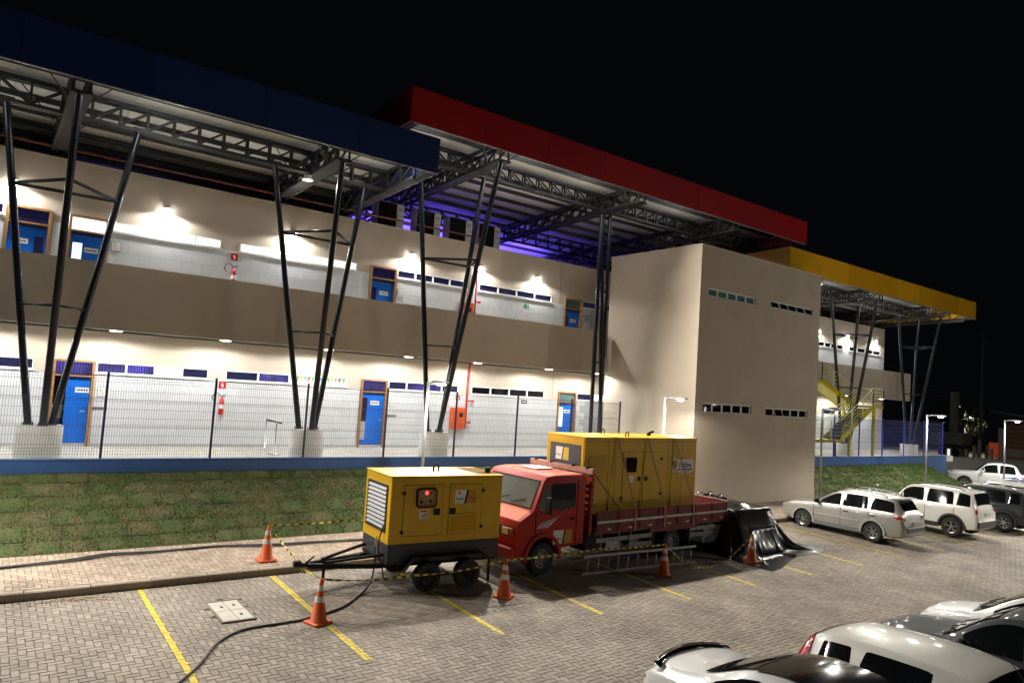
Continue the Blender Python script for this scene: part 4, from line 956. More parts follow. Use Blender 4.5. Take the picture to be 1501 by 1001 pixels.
SILV=paint('silver',(.37,.36,.335),.5,.36); WHT=paint('white',(.72,.71,.66)); DGR=M('paint_dark_grey',(.026,.028,.031),.6,var=.03,coat=.35,spec=.2); BLU=paint('blue',(.02,.05,.16),.3); GRY=M('paint_grey',(.030,.033,.038),.6,var=.03,coat=.3,spec=.2); WHT2=paint('cool_white',(.66,.67,.68)); BLKP=paint('black',(.006,.006,.007),0,.12)
TL=M('tail_red',(.32,.012,.02),.12,var=.1,coat=1); CLR=M('clear_lamp',(.55,.55,.55),.08,var=.1,coat=1)
wagon=[(-2.22,.36,.60,.66,.62,.45),(-2.17,.30,.74,.80,.74,.56),(-2.10,.27,.96,1.02,.80,.60),(-2.02,.25,1.0,1.14,.815,.59),(-1.80,.23,1.0,1.42,.835,.575),(-1.55,.22,1.0,1.48,.845,.59),(-.5,.22,.98,1.52,.85,.61),(.05,.22,.97,1.47,.85,.60),(.30,.22,.96,1.36,.85,.60),(.95,.22,.94,1.01,.845,.66),(1.15,.22,.92,.975,.84,.68),(1.75,.24,.83,.89,.82,.62),(2.05,.27,.70,.76,.74,.54),(2.15,.34,.60,.65,.62,.44)]
wg,WP=car('station_wagon','silver station wagon with roof rails parked beside the beige tower','car',wagon,SILV,(-1.22,1.22),.31,(24.72,12.92,lotz(12.92)),math.radians(90.5),[(-1.88,-1.12),(-1.02,-.18),(-.10,.72)],(.92,.18),(-2.06,-1.86),arch=M('silver_cladding',(.30,.295,.28),.5,var=.05),rim=METAL,style='split',spokes=6,tail=[(-1.98,.755,.90,.17,.09,.075,TL),(-2.13,.63,.86,.06,.10,.075,CLR)],head=[(2.0,.60,.68,.13,.14,.07,CLR)],rails=(-1.55,.0,M('rail_grey',(.18,.18,.18),.4,metal=.5)),handles=((-.32,.84,.18),(-1.22,.86,.18)),seams=(-1.08,-.14,.82),plate=.72,detail='blackh',mirror=.66)
# extra trim of the wagon
MB().cbox(-2.02,-1.78,-.50,.50,1.455,1.485,.012).build('roof_spoiler',SILV,wg)
MB().cbox(-2.245,-2.16,-.62,.62,.44,.60,.02).build('bumper_insert',M('bumper_grey',(.08,.08,.08),.6),wg)
for s_ in (1,-1):
    MB().cbox(-.78,.80,s_*.852-.012,s_*.852+.012,.56,.61,.006).build('side_moulding',M('silver_cladding',(.30,.295,.28),.5),wg)
    MB().cbox(-.85,.85,s_*.835-.012,s_*.835+.014,.22,.36,.01).build('sill_cladding',M('silver_cladding_dark',(.12,.12,.115),.6),wg)
for yy in (-.35,.35): pass
suv=[(-2.12,.45,.72,.78,.72,.5),(-2.08,.38,.92,1.0,.82,.6),(-2.0,.34,1.06,1.18,.86,.66),(-1.88,.31,1.10,1.58,.875,.65),(-1.6,.29,1.10,1.655,.89,.67),(-.5,.28,1.09,1.685,.895,.68),(.1,.28,1.085,1.66,.895,.67),(.35,.28,1.075,1.56,.893,.67),(.80,.28,1.06,1.13,.89,.68),(1.0,.28,1.04,1.10,.885,.70),(1.85,.30,.98,1.04,.84,.64),(2.05,.36,.86,.92,.76,.56),(2.13,.45,.74,.78,.68,.5)]
DCLAD=M('dark_cladding',(.02,.02,.021),.6,var=.1)
car('boxy_suv','white boxy suv with black wheel arches and roof rails','car',suv,WHT,(-1.28,1.29),.345,(29.2,12.35,lotz(12.35)),math.radians(90),[(-1.86,-1.42),(-1.32,-.42),(-.32,.62)],(.78,.22),(-2.0,-1.89),arch=DCLAD,rim=METAL,style='split',spokes=5,tail=[(-2.05,.78,.98,.045,.075,.115,TL)],head=[(2.04,.6,.86,.08,.10,.10,CLR)],rails=(-1.6,.05,BLACK),handles=((-.5,.95,.18),(-1.28,.96,.18)),seams=(-1.36,-.38,.66),plate=.88,sill=DCLAD,bumper=[(-2.09,.78,.40,.66,DCLAD)])
suv2=[(x,zb,zm-.04,zt-.06,wm,wt) for x,zb,zm,zt,wm,wt in suv]
car('compact_suv','dark grey compact suv parked next to the white boxy suv','car',suv2,DGR,(-1.28,1.29),.34,(33.0,12.0,lotz(12.0)),math.radians(90),[(-1.80,-1.42),(-1.32,-.42),(-.32,.60)],(.78,.24),(-2.0,-1.89),arch=DCLAD,rim=METAL,style='star',spokes=7,tail=[(-2.05,.70,.92,.07,.14,.07,TL)],head=[(2.04,.6,.82,.08,.12,.07,CLR)],rails=(-1.6,.05,METAL),handles=((-.5,.92,.18),(-1.28,.93,.18)),seams=(-.38,.66),plate=.85)
car('parked_suv','silver grey suv between the dark suv and the blue suv','car',suv2,paint('warm_silver',(.42,.42,.41),.5,.34),(-1.28,1.29),.34,(36.3,12.3,lotz(12.3)),math.radians(90),[(-1.80,-1.42),(-1.32,-.42),(-.32,.60)],(.78,.24),(-2.0,-1.89),rim=METAL,tail=[(-2.05,.70,.92,.07,.14,.07,TL)],head=[(2.04,.6,.82,.08,.12,.07,CLR)],rails=(-1.6,.05,METAL),plate=.85)
car('parked_suv','dark blue suv with bright roof rails beyond the silver suv','car',suv2,BLU,(-1.28,1.29),.34,(39.2,12.6,lotz(12.6)),math.radians(90),[(-1.80,-1.42),(-1.32,-.42),(-.32,.60)],(.78,.24),(-2.0,-1.89),rim=METAL,tail=[(-2.05,.70,.92,.07,.14,.07,TL)],head=[(2.04,.6,.82,.08,.12,.07,CLR)],rails=(-1.6,.05,METAL),plate=.85)
pick=[(-2.66,.55,.95,.99,.80,.70),(-2.62,.42,1.12,1.15,.88,.80),(-2.5,.36,1.14,1.17,.90,.82),(-1.55,.36,1.15,1.18,.91,.82),(-1.42,.36,1.15,1.22,.91,.78),(-1.22,.36,1.15,1.62,.91,.66),(-1.0,.36,1.15,1.75,.91,.67),(-.2,.35,1.14,1.80,.91,.69),(.35,.34,1.13,1.72,.91,.67),(1.02,.34,1.12,1.19,.905,.70),(1.25,.34,1.11,1.16,.90,.74),(2.2,.36,1.05,1.10,.87,.70),(2.5,.42,.92,.97,.80,.60),(2.62,.5,.78,.82,.70,.5)]
car('pickup_truck','white double cab pickup truck parked in front of the grey wall','pickup',pick,WHT2,(-1.45,1.62),.38,(53.9,18.6,-.42),math.radians(112),[(-1.15,-.30),(-.20,.85)],(1.0,.42),(-1.40,-1.24),rim=METAL,head=[(2.5,.66,.92,.12,.16,.09,CLR)],tail=[(-2.62,.8,.95,.06,.07,.16,TL)],handles=((-.1,1.0,.18),(-1.05,1.0,.18)),seams=(-1.2,-.25,.85),arch=None,plate=.7,bumper=[(2.58,.7,.45,.65,WHT2)])
# ---- near row
hatch=[(-2.08,.36,.62,.68,.66,.5),(-2.04,.30,.86,.93,.78,.6),(-1.96,.27,.98,1.12,.82,.62),(-1.72,.25,1.02,1.46,.84,.60),(-1.45,.24,1.02,1.54,.85,.61),(-.4,.23,1.0,1.585,.86,.63),(.2,.23,.99,1.53,.86,.62),(.45,.23,.98,1.42,.86,.62),(1.15,.23,.95,1.02,.85,.68),(1.35,.23,.93,.98,.84,.68),(1.9,.27,.80,.86,.78,.56),(2.08,.35,.62,.68,.66,.46)]
hb,HP=car('hatchback','white hatchback with tall red tail lights and a roof aerial','car',hatch,WHT,(-1.25,1.3),.31,(10.02,3.62,lotz(3.62)),math.radians(-91),[(-1.62,-1.15),(-1.05,-.12),(-.02,.85)],(1.12,.30),(-1.95,-1.75),rim=METAL,tail=None,head=[(1.95,.6,.76,.1,.14,.08,CLR)],seams=(-1.1,-.07),plate=.8,handles=((-.25,.88,.18),(-1.15,.9,.18)))
sedan=[(-2.28,.40,.66,.72,.68,.5),(-2.24,.32,.88,.96,.80,.62),(-2.12,.28,.95,1.03,.84,.64),(-1.75,.26,.97,1.06,.865,.66),(-1.45,.25,.975,1.12,.875,.63),(-.75,.24,.97,1.38,.88,.60),(-.3,.24,.965,1.44,.88,.60),(.2,.24,.96,1.42,.88,.60),(.45,.24,.95,1.34,.88,.60),(1.2,.24,.92,.99,.87,.68),(1.4,.24,.90,.95,.865,.7),(2.0,.28,.78,.84,.80,.58),(2.25,.36,.62,.68,.68,.46)]
sd,SP=car('sedan','white sedan with glossy black roof and black boot spoiler','car',sedan,WHT2,(-1.35,1.35),.32,(8.2,4.30,lotz(4.30)),math.radians(-90),[(-1.3,-.55),(-.45,.25),(.33,.9)],(1.15,.30),(-1.45,-.78),rim=METAL,tail=[(-2.2,.66,.84,.08,.16,.07,TL)],head=[(2.1,.6,.7,.1,.16,.06,CLR)],plate=.62)
rows=[]
for k in range(7):
    x=-.76+1.1*k/6; zt=SP(x,3); wt=SP(x,5); rows.append([(x,(-1+q/4)*(wt-.02),zt+.022*(1-(abs(-1+q/4))**2)+.006) for q in range(9)])
MB().loft(rows,False).build('roof_panel',BLKP,sd,smooth=True)
g=MB(); rr=[]
for k in range(13):
    u=-1+k/6; y=u*.74; bx=-2.16+.16*u*u; rr.append([(bx,y,1.035-.02*u*u),(bx-.13,y,1.10-.05*u*u),(bx-.14,y,1.085-.05*u*u),(bx-.04,y,1.02-.02*u*u)])
g.loft(rr,True,True,True); g.build('boot_spoiler',BLKP,sd,smooth=True)
gs=[(x,zb,zm,zt,wm,wt) for x,zb,zm,zt,wm,wt in hatch]
gsuv=[(-2.2,.42,.7,.76,.7,.5),(-2.1,.33,1.0,1.1,.84,.66),(-1.8,.30,1.06,1.52,.88,.66),(-1.4,.29,1.06,1.62,.89,.67),(-.4,.28,1.05,1.66,.90,.68),(.15,.28,1.04,1.60,.90,.67),(.4,.28,1.03,1.50,.90,.67),(1.05,.28,1.01,1.09,.895,.72),(1.25,.28,.99,1.06,.89,.73),(1.9,.30,.92,.99,.86,.68),(2.15,.34,.82,.88,.78,.58),(2.25,.42,.66,.7,.68,.5)]
gr_,GP=car('compact_suv','metallic grey suv with long glossy bonnet and open dark side window','car',gsuv,GRY,(-1.3,1.32),.34,(13.2,3.98,lotz(3.98)),math.radians(91),[(-1.7,-1.25),(-1.15,-.25),(-.12,.78)],(1.03,.28),(-2.05,-1.85),rim=METAL,head=[(2.0,.66,.86,.16,.14,.07,CLR)],tail=[(-2.1,.7,.95,.06,.12,.08,TL)],handles=((-.2,.9,.18),),seams=(-.2,.82),plate=.7)
for xx,dz in ((2.17,0),(2.20,-.07)): MB().cbox(xx-.02,xx+.03,-.5,.5,.72+dz,.76+dz,.01).build('grille_bar',METAL,gr_)
g=MB()
for s in (-.45,.12): g.bar((1.09,s,1.12),(.72,s+.42,1.32),.02,.012)
g.build('wiper',BLACK,gr_)
wc,_=car('parked_car','white car beyond the grey suv showing its bonnet','car',hatch,WHT2,(-1.25,1.3),.31,(15.45,4.3,lotz(4.3)),math.radians(92),[(-1.62,-1.15),(-1.05,-.12),(-.02,.85)],(1.12,.30),(-1.95,-1.75),rim=METAL,head=[(1.86,.60,.76,.10,.12,.06,CLR)],seams=(-.07,.9),plate=.5)
g=MB(); g.bar((1.17,-.4,1.05),(.78,.05,1.28),.02,.012); g.bar((1.17,.1,1.05),(.78,.5,1.28),.02,.012); g.build('wiper',BLACK,wc)
car('parked_car','glossy black car with only its roof edge showing below the paving','car',sedan,BLKP,(-1.35,1.35),.32,(5.55,4.15,lotz(4.15)),math.radians(-90),[(-1.3,-.55),(-.45,.25),(.33,.9)],(1.15,.30),(-1.45,-.78),rim=METAL,tail=[(-2.2,.66,.84,.08,.16,.07,TL)],plate=.62)
g=MB(); g.path([(.55,.0,1.48),(.45,.0,1.62),(.30,.0,1.78)],.006,5)
ae=g.build('aerial',BLACK,hb)
for s in (1,-1):
    def strip(xa,xb,n,nm_,mt,par):
        rows=[]
        for k in range(n+1):
            x=xa+(xb-xa)*k/n; h=HP.half(x); rows.append([(x-.014,s*(y+.012),z+.004) for y,z in h[8:13]])
        return MB().loft(rows,False).build(nm_,mt,par,smooth=True)
    tl=strip(-2.0,-1.72,8,'tail_light',TL,hb)
# ================================================================ red flatbed truck
TA=math.radians(180+2.0); TL0=(10.68,13.72,lotz(13.72))
tk=thing('flatbed_truck','red flatbed truck with wooden side boards carrying a generator','truck',TL0,None,TA,world=False)
arc=[(.50*math.cos(a),.38+.50*math.sin(a)) for a in [math.pi*(1-.02-k*.96/12) for k in range(13)]]
prof=[(-1.32,.60),(-.62,.55)]+arc+[(.60,.46),(.80,.44),(.83,.74),(.81,1.08),(.745,1.25),(.33,1.47),(.06,2.14),(-.03,2.23),(-.30,2.26),(-1.24,2.25),(-1.32,2.17)]
cx=sum(p[0] for p in prof)/len(prof); cz=1.35
ins=lambda k:[(cx+(x-cx)*k,cz+(z-cz)*k) for x,z in prof]
g=MB(); g.loft([[(x,y,z) for x,z in ins(k)] for y,k in ((-1.02,.955),(-1.005,.985),(-.95,1.0),(.95,1.0),(1.005,.985),(1.02,.955))],True,True,True); cab=g.build('cab',TRED,tk,autosmooth=28)
def on_slope(p0,p1,u,y,off=.012):
    x=p0[0]+(p1[0]-p0[0])*u; z=p0[1]+(p1[1]-p0[1])*u; d=Vector((p1[0]-p0[0],p1[1]-p0[1])).normalized(); n_=Vector((d.y,-d.x)); n_=n_ if n_.x>0 else -n_
    return (x+n_.x*off,y,z+n_.y*off)
a,b=(.33,1.47),(.06,2.14)
FAD=M('faded_orange_paint',(.56,.13,.055),.6,var=.14,scale=3,spec=.3)
MB().loft([[(x,y,z) for y in (-.93,-.5,0,.5,.93)] for x,z in ((-.06,2.229),(-.30,2.266),(-1.22,2.257))],False).build('roof_skin',FAD,tk,smooth=True)
hA,hB=(.745,1.25),(.33,1.47)
MB().loft([[on_slope(hA,hB,u,y,.006) for y in (-.93,0,.93)] for u in (.04,.5,.97)],False).build('bonnet',FAD,tk,smooth=True)
g=MB(); g.loft([[on_slope(a,b,u,y) for y in (-.86,-.5,0,.5,.86)] for u in (.05,.5,.95)],False); g.build('windscreen',SCREENG,tk,smooth=True)
g=MB()
for p,q in (((.04,-.88),(.04,.88)),((.96,-.88),(.96,.88)),((.04,-.88),(.96,-.88)),((.04,.88),(.96,.88))): g.bar(on_slope(a,b,p[0],p[1],.014),on_slope(a,b,q[0],q[1],.014),.03,.012)
g.build('windscreen_seal',BLACK,tk)
g=MB(); g.bar(on_slope(a,b,.08,-.5,.03),on_slope(a,b,.30,.05,.03),.015,.012); g.bar(on_slope(a,b,.08,.15,.03),on_slope(a,b,.30,.65,.03),.015,.012); g.build('wiper',BLACK,tk)
for s in (1,-1):
    y=s*1.024
    g=MB(); g.poly([(.20,y,1.48),(.02,y,2.05),(-.12,y,2.07),(-.12,y,1.46)]); g.build('quarter_window',SCREENG,tk)
    g=MB(); g.poly([(-.17,y,1.46),(-.17,y,2.05),(-.96,y,2.06),(-.96,y,1.50),(-.55,y,1.42)]); g.build('side_window',BLKG,tk)
    y2=s*1.026
    for pts in ([(.26,.62),(.26,1.44)],[(-1.03,.66),(-1.03,2.12)],[(.26,.90),(.52,.86)]):
        g=MB(); g.bar((pts[0][0],y2,pts[0][1]),(pts[1][0],y2,pts[1][1]),.010,.012); g.build('door_seam',BLACK,tk)
    MB().cbox(-.95,-.82,s*1.03-.015,s*1.03+.015,1.20,1.25,.008).build('door_handle',BLACK,tk)
    g=MB(); g.cbox(.06,.14,s*1.26-.09,s*1.26+.09,1.42,1.80,.02); g.bar((.12,s*1.0,1.80),(.12,s*1.2,1.78),.02,.02); g.bar((.12,s*1.0,1.42),(.12,s*1.2,1.44),.02,.02); g.build('mirror',BLACK,tk)
    R=[]
    for k in range(13):
        an=math.pi*(-.03+1.06*k/12); R.append([(q*math.cos(an),yy,.38+q*math.sin(an)) for q,yy in ((.49,s*.98),(.49,s*1.06),(.57,s*1.06),(.60,s*.98))])
    g=MB(); g.loft(R,True,True,True); g.build('wheel_arch',TRED,tk,autosmooth=40)
    g=MB(); g.cbox(.74,.852,s*.74-.20,s*.74+.20,.90,1.10,.02); hl_=g.build('headlight',M('amber_lamp',(.30,.09,.02),.15,coat=1),tk); MB().cbox(.83,.862,s*.66-.12,s*.66+.10,.92,1.08,.012).build('lens',CLR,hl_)
    # graphics on the door
    g=MB(); yy=s*1.0275
    for k in range(6): x=.22-.06*k; g.poly([(x,yy,1.06),(x-.03,yy,1.06),(x-.18-.03*k,yy,1.20+.012*k),(x-.17-.03*k,yy,1.21+.012*k)])
    g.poly([(-.05,yy,1.10),(-.2,yy,1.14),(-.62,yy,1.40),(-.66,yy,1.42),(-.25,yy,1.18)]); g.poly([(0,yy,1.16),(-.2,yy,1.22),(-.52,yy,1.36),(-.22,yy,1.24)]); g.build('white_swoosh',WHITE,tk)
    g=MB(); yy=s*1.027; g.poly([(-.30,yy,.98),(-.64,yy,.98),(-.58,yy,.66),(-.30,yy,.66)],0); g.poly([(-.64,yy,.98),(-.69,yy,.98),(-.63,yy,.66),(-.58,yy,.66)],1); g.poly([(-.69,yy,.98),(-.90,yy,.98),(-.90,yy,.66),(-.63,yy,.66)],2); stk=g.build('sticker',[WHITE,BLACK,GOLD],tk)
    if s>0:
        m_=Matrix.Translation((-.33,yy+.002,.76))@Matrix.Rotation(math.pi,4,'Z')@Matrix.Rotation(math.radians(90),4,'X')
        text_mesh('Voltline',.075,BLACK,'lettering',stk,m_,.0015)
    wheel(tk,0,s*.90,.365,.24,M('steel_rim_grey',(.28,.27,.25),.55,metal=.4,var=.15),s,style='steel',rimr=.60)
    for yy in (.94,.66): wheel(tk,-4.62,s*yy,.365,.22,M('steel_rim_grey',(.28,.27,.25),.55),s,style='steel',rimr=.60)
    # side boards in panels
    n=7; L0,L1=-1.62,-7.05; wd=(L1-L0)/n
    for k in range(n):
        xa,xb=L0+wd*k-.012,L0+wd*(k+1)+.012
        pb=MB().box(xb,xa,s*1.09-.015,s*1.09+.015,.86,1.34).build('side_board',BEDR,tk)
        g=MB()
        for z0,z1 in ((.88,1.05),(1.13,1.32)):
            for q in ((xb+.03,xa-.03,z1-.025,z1),(xb+.03,xa-.03,z0,z0+.025),(xb+.03,xb+.06,z0+.026,z1-.026),(xa-.06,xa-.03,z0+.026,z1-.026)): g.box(q[0],q[1],s*1.107-.01*(s<0)*0-.0,s*1.107+s*.012,q[2],q[3]) if s>0 else g.box(q[0],q[1],s*1.107-.012,s*1.107,q[2],q[3])
        g.build('board_frame',TRED if k%2 else BEDR,pb)
        g=MB(); yy=s*1.122; xm_=(xa+xb)/2; g.box(xm_-.13,xm_-.02,min(yy,yy-s*.012),max(yy,yy-s*.012),.885,.925); g.build('reflector',M('reflector_pale',(.6,.5,.45),.3,coat=1),pb)
        g=MB(); g.box(xm_-.015,xm_+.08,min(yy,yy-s*.012),max(yy,yy-s*.012),.885,.925); g.build('reflector',M('reflector_red',(.45,.03,.02),.3,coat=1),pb)
    MB().box(L1+.02,L0-.02,s*1.115-.012,s*1.115+.012,1.06,1.115).build('alu_rail',GALV,tk)
    MB().box(-5.6,-3.65,s*1.08-.02,s*1.08+.02,.70,.85).build('mudguard_board',BEDR,tk)
    # side guards and fittings
    SG=M('guard_grey',(.30,.30,.29),.6,var=.2,scale=5,dirt=.3)
    for xa,xb,z in ((-2.9,-1.75,.62),(-3.95,-2.95,.62),(-3.95,-2.95,.40),(-6.6,-5.35,.66),(-6.6,-5.35,.46)): MB().bar((xa,s*1.0,z),(xb,s*1.0,z+(.04 if z<.5 else 0)),.03,.11).build('side_guard',SG,tk)
    for x in (-1.95,-2.6,-3.05,-3.85,-5.5,-6.4): MB().bar((x,s*.965,.32),(x,s*.965,.84),.06,.03,up=(1,0,0)).build('guard_post',SG,tk)
    MB().box(-5.42,-5.36,s*.55,s*1.04,.22,.82).build('mud_flap',BLACK,tk); MB().box(-3.93,-3.86,s*.55,s*1.04,.30,.82).build('mud_flap',BLACK,tk)
    MB().cbox(-7.0,-6.15,s*.55-.3,s*.55+.42,.18,.66,.03).build('tool_box',M('tool_box_steel',(.45,.45,.44),.35,metal=.6,var=.15),tk)
g=MB(); g.box(.80,.842,-.94,.94,.90,1.10); g.build('grille',BLACK,tk); MB().cbox(.76,.93,-1.0,1.0,.42,.68,.03).build('bumper',TRED,tk); MB().box(.931,.936,-.2,.2,.48,.60).build('number_plate',GREYL,tk)
for y in (-.55,-.28,0,.28,.55): MB().cbox(-1.15,-.25,y-.06,y+.06,2.245,2.268,.01).build('roof_rib',TRED,tk)
MB().cbox(-.95,-.40,-.40,.20,2.275,2.31,.01).build('roof_hatch',WHITE,tk)
MB().cbox(-1.40,-1.30,-1.12,1.20,2.26,2.40,.012).build('roof_beam',PINK,tk)
for y in (-.9,-.3,.5,1.0): MB().cbox(-1.42,-1.28,y-.03,y+.03,2.38,2.43,.01).build('beam_clamp',BLACK,tk)
g=MB()
for s in (1,-1): g.bar((-1.44,s*1.05,.8),(-1.44,s*1.05,2.28),.08,.08,up=(1,0,0))
for k in range(8): g.bar((-1.44,-1.05,1.0+.16*k),(-1.44,1.05,1.0+.16*k),.03,.09)
g.build('headboard',TRED,tk)
for k in range(8): MB().box(-1.49,-1.40,1.092,1.10,1.0+.16*k-.03,1.0+.16*k+.03).build('headboard_slat',BEDR,tk)
MB().box(-7.08,-1.60,-1.07,1.07,.78,.86).build('bed_floor',BEDR,tk)
g=MB(); g.box(-7.08,-7.05,-1.07,1.07,.86,1.34); g.build('tail_board',BEDR,tk); MB().box(-7.085,-7.045,-1.08,1.08,1.342,1.37).build('tail_rail',PINK,tk)
g=MB(); g.box(-7.0,.4,.30,.42,.52,.77); g.box(-7.0,.4,-.42,-.30,.52,.77); g.box(-4.7,-4.5,-.7,.7,.30,.48); g.box(-.1,.1,-.75,.75,.30,.46); g.box(-1.9,-1.4,.45,.98,.40,.82); g.cbox(-3.0,-2.1,-.98,-.5,.34,.74,.05); g.cbox(-2.7,-2.0,.6,.95,.36,.66,.04); g.build('chassis',BLACK,tk)
g=MB(); g.box(-2.65,-2.15,.96,.985,.34,.60); g.build('battery_box',GREYL,tk)
# generator carried by the truck
def genset(root,x0,x1,hw,z0,z1,front_dark):
    """panelled canopy: local x forward (x1 front), camera side +y"""
    L=x1-x0
    MB().cbox(x0,x1,-hw,hw,z0,z1-.03,.012).build('canopy',GENY,root); rf=MB().cbox(x0-.015,x1+.015,-hw-.015,hw+.015,z1-.03,z1,.01).build('roof_panel',GENY,root)
    return rf
gn=thing('generator','large yellow enclosed generator strapped on the red truck bed','generator',(TL0[0]-math.cos(TA)*0,TL0[1],TL0[2]),None,TA,world=False)
GX0,GX1,GH,GZ0,GZ1=-6.0,-1.50,.70,1.20,3.12
MB().box(GX0-.02,GX1+.02,-GH-.02,GH+.02,.87,GZ0).build('skid_base',BLACK,gn)
genset(gn,GX0,GX1,GH,GZ0,GZ1,True)
g=MB(); g.box(GX1,GX1+.012,-.56,.56,GZ0+.35,GZ1-.22); fp=g.build('front_panel',M('panel_charcoal',(.05,.05,.055),.6),gn)
fx=GX1+.014
g=MB(); g.poly([(fx,.10,2.80),(fx,-.20,2.80),(fx,-.17,2.50),(fx,.10,2.50)]) if 0 else None
g=MB(); Y=lambda u:-.34+u   # sticker on the front panel (seen from -X side, +y local is to the right)
g.poly([(fx,Y(0),2.80),(fx,Y(.26),2.80),(fx,Y(.22),2.48),(fx,Y(0),2.48)],0); g.poly([(fx,Y(.26),2.80),(fx,Y(.30),2.80),(fx,Y(.26),2.48),(fx,Y(.22),2.48)],1); g.poly([(fx,Y(.30),2.80),(fx,Y(.48),2.80),(fx,Y(.48),2.48),(fx,Y(.26),2.48)],2); st_=g.build('sticker',[WHITE,BLACK,STY],fp)
text_mesh('Voltline',.055,BLACK,'lettering',st_,Matrix.Translation((fx+.002,Y(.015),2.58))@Matrix.Rotation(math.radians(90),4,'Z')@Matrix.Rotation(math.radians(90),4,'X'),.001)
g=MB(); 
for q in ((-.66,-.62),(.62,.66)): g.box(GX1,GX1+.010,q[0],q[1],GZ0+.03,GZ1-.06)
g.box(GX1,GX1+.010,-.62,.62,GZ1-.16,GZ1-.12); g.build('front_trim',GENY,gn)
yS=GH
def gdoor(x0_,x1_,z0_,z1_,root,y):
    d=MB().cbox(x0_,x1_,y-.004,y+.012,z0_,z1_,.004).build('door',GENY,root)
    g=MB()
    for q in ((x0_-.008,x0_-.001,z0_-.008,z1_+.008),(x1_+.001,x1_+.008,z0_-.008,z1_+.008),(x0_,x1_,z0_-.008,z0_-.001),(x0_,x1_,z1_+.001,z1_+.008)): g.box(q[0],q[1],y-.002,y+.004,q[2],q[3])
    g.build('door_gap',BLACK,d); return d
d1=gdoor(-3.62,-2.92,1.45,2.75,gn,yS); d2=gdoor(-4.42,-3.72,1.45,2.75,gn,yS)
MB().cbox(-3.42,-3.04,yS+.008,yS+.022,2.22,2.60,.03).build('window',BLKG,d1); MB().box(-3.34,-3.16,yS+.013,yS+.017,1.95,2.13).build('warning_label',WHITE,d1)
for x in (-3.55,-3.83): MB().cbox(x-.06,x+.06,yS+.008,yS+.03,1.98,2.10,.01).build('latch',BLACK,gn)
for x,z in ((-2.90,2.56),(-2.90,1.56),(-4.44,2.56),(-4.44,1.62)): MB().cbox(x-.035,x+.035,yS+.0,yS+.035,z-.035,z+.035,.008).build('hinge',BLACK,gn)
for k in range(13):
    z=1.60+k*.085; g=MB(); g.loft([[(-2.28,yS-.002,z),(-2.28,yS+.028,z-.015),(-2.28,yS-.002,z+.055)],[(-1.66,yS-.002,z),(-1.66,yS+.028,z-.015),(-1.66,yS-.002,z+.055)]],True,True,True); g.build('louver',GENY,gn)
g=MB()
for x in (-2.36,-2.62,-4.75,-5.35): g.box(x-.004,x+.004,yS-.001,yS+.003,GZ0+.03,GZ1-.06)
g.box(GX0+.02,GX1-.02,yS-.001,yS+.003,GZ1-.115,GZ1-.107); g.build('panel_seam',M('seam_dark_yellow',(.2,.10,.006),.6),gn)
# logo sign: hexagon and lettering on a white outline
def rx(x): return x
hexc=(-5.02,2.38)
g=MB(); g.poly([(hexc[0]+.17*math.sin(a),yS+.004,hexc[1]+.20*math.cos(a)) for a in [k*math.pi/3 for k in range(6)]],0); g.poly([(-5.16,yS+.0035,2.52),(-5.86,yS+.0035,2.52),(-5.90,yS+.0035,2.22),(-5.76,yS+.0035,2.14),(-5.30,yS+.0035,2.14),(-5.16,yS+.0035,2.2)],0)
g.poly([(hexc[0]+.145*math.sin(a),yS+.006,hexc[1]+.17*math.cos(a)) for a in [k*math.pi/3 for k in range(6)]],1)
for dx,dz in ((.05,.02),(-.02,-.03)): g.poly([(hexc[0]+dx+.07,yS+.008,hexc[1]+dz),(hexc[0]+dx-.06,yS+.008,hexc[1]+dz+.07),(hexc[0]+dx-.07,yS+.008,hexc[1]+dz+.04),(hexc[0]+dx+.06,yS+.008,hexc[1]+dz-.03)],2)
g.box(-5.84,-5.18,yS+.004,yS+.0055,2.225,2.265,2)
for k in range(8): g.box(-5.70+.05*k,-5.665+.05*k,yS+.004,yS+.0055,2.165,2.195,3)
lg=g.build('logo',[WHITE,GOLD,M('logo_brown',(.10,.04,.02),.6),DKGREY],gn)
text_mesh('Voltline',.235,BLACK,'lettering',lg,Matrix.Translation((-5.19,yS+.0075,2.30))@Matrix.Rotation(math.pi,4,'Z')@Matrix.Rotation(math.radians(90),4,'X')@Matrix.Scale(.80,4,(1,0,0)),.002)
for x,y in ((-3.3,.45),(-3.3,-.45)):
    g=MB(); g.path([(x-.06,y,GZ1),(x-.06,y,GZ1+.09),(x,y,GZ1+.13),(x+.06,y,GZ1+.09),(x+.06,y,GZ1)],.016,8); g.build('lifting_eye',BLACK,gn,smooth=True)
g=MB(); g.lathe([(.06,GZ1),(.06,GZ1+.05),(.03,GZ1+.09)],12,(-4.7,.0,0)); g.tube((-4.7,0,GZ1+.08),(-4.85,.05,GZ1+.12),.035,8); g.build('exhaust',BLACK,gn,smooth=True)
for k,(xt,xb) in enumerate(((-2.62,-3.02),(-3.80,-4.18),(-4.95,-5.42))):
    g=MB(); pts=[(xb,1.14,.80),(xb,1.135,1.34),(xt-.02,GH+.035,GZ1-.02),(xt,GH+.02,GZ1+.006),(xt,-GH-.02,GZ1+.006),(xb,-1.135,1.34),(xb,-1.14,.86)]
    g.loft([[(x-.028,y,z),(x+.028,y,z)] for x,y,z in pts],False)
    o=g.build('tie_down_strap',STRAP); o.rotation_euler=(0,0,TA); o.location=TL0
    md=o.modifiers.new('s','SOLIDIFY'); md.thickness=.006
    tag(o,['pale tie down strap over the generator between the louvres and the window','pale tie down strap over the middle of the truck generator','pale tie down strap crossing the logo end of the truck generator'][k],'strap','straps over the truck generator')
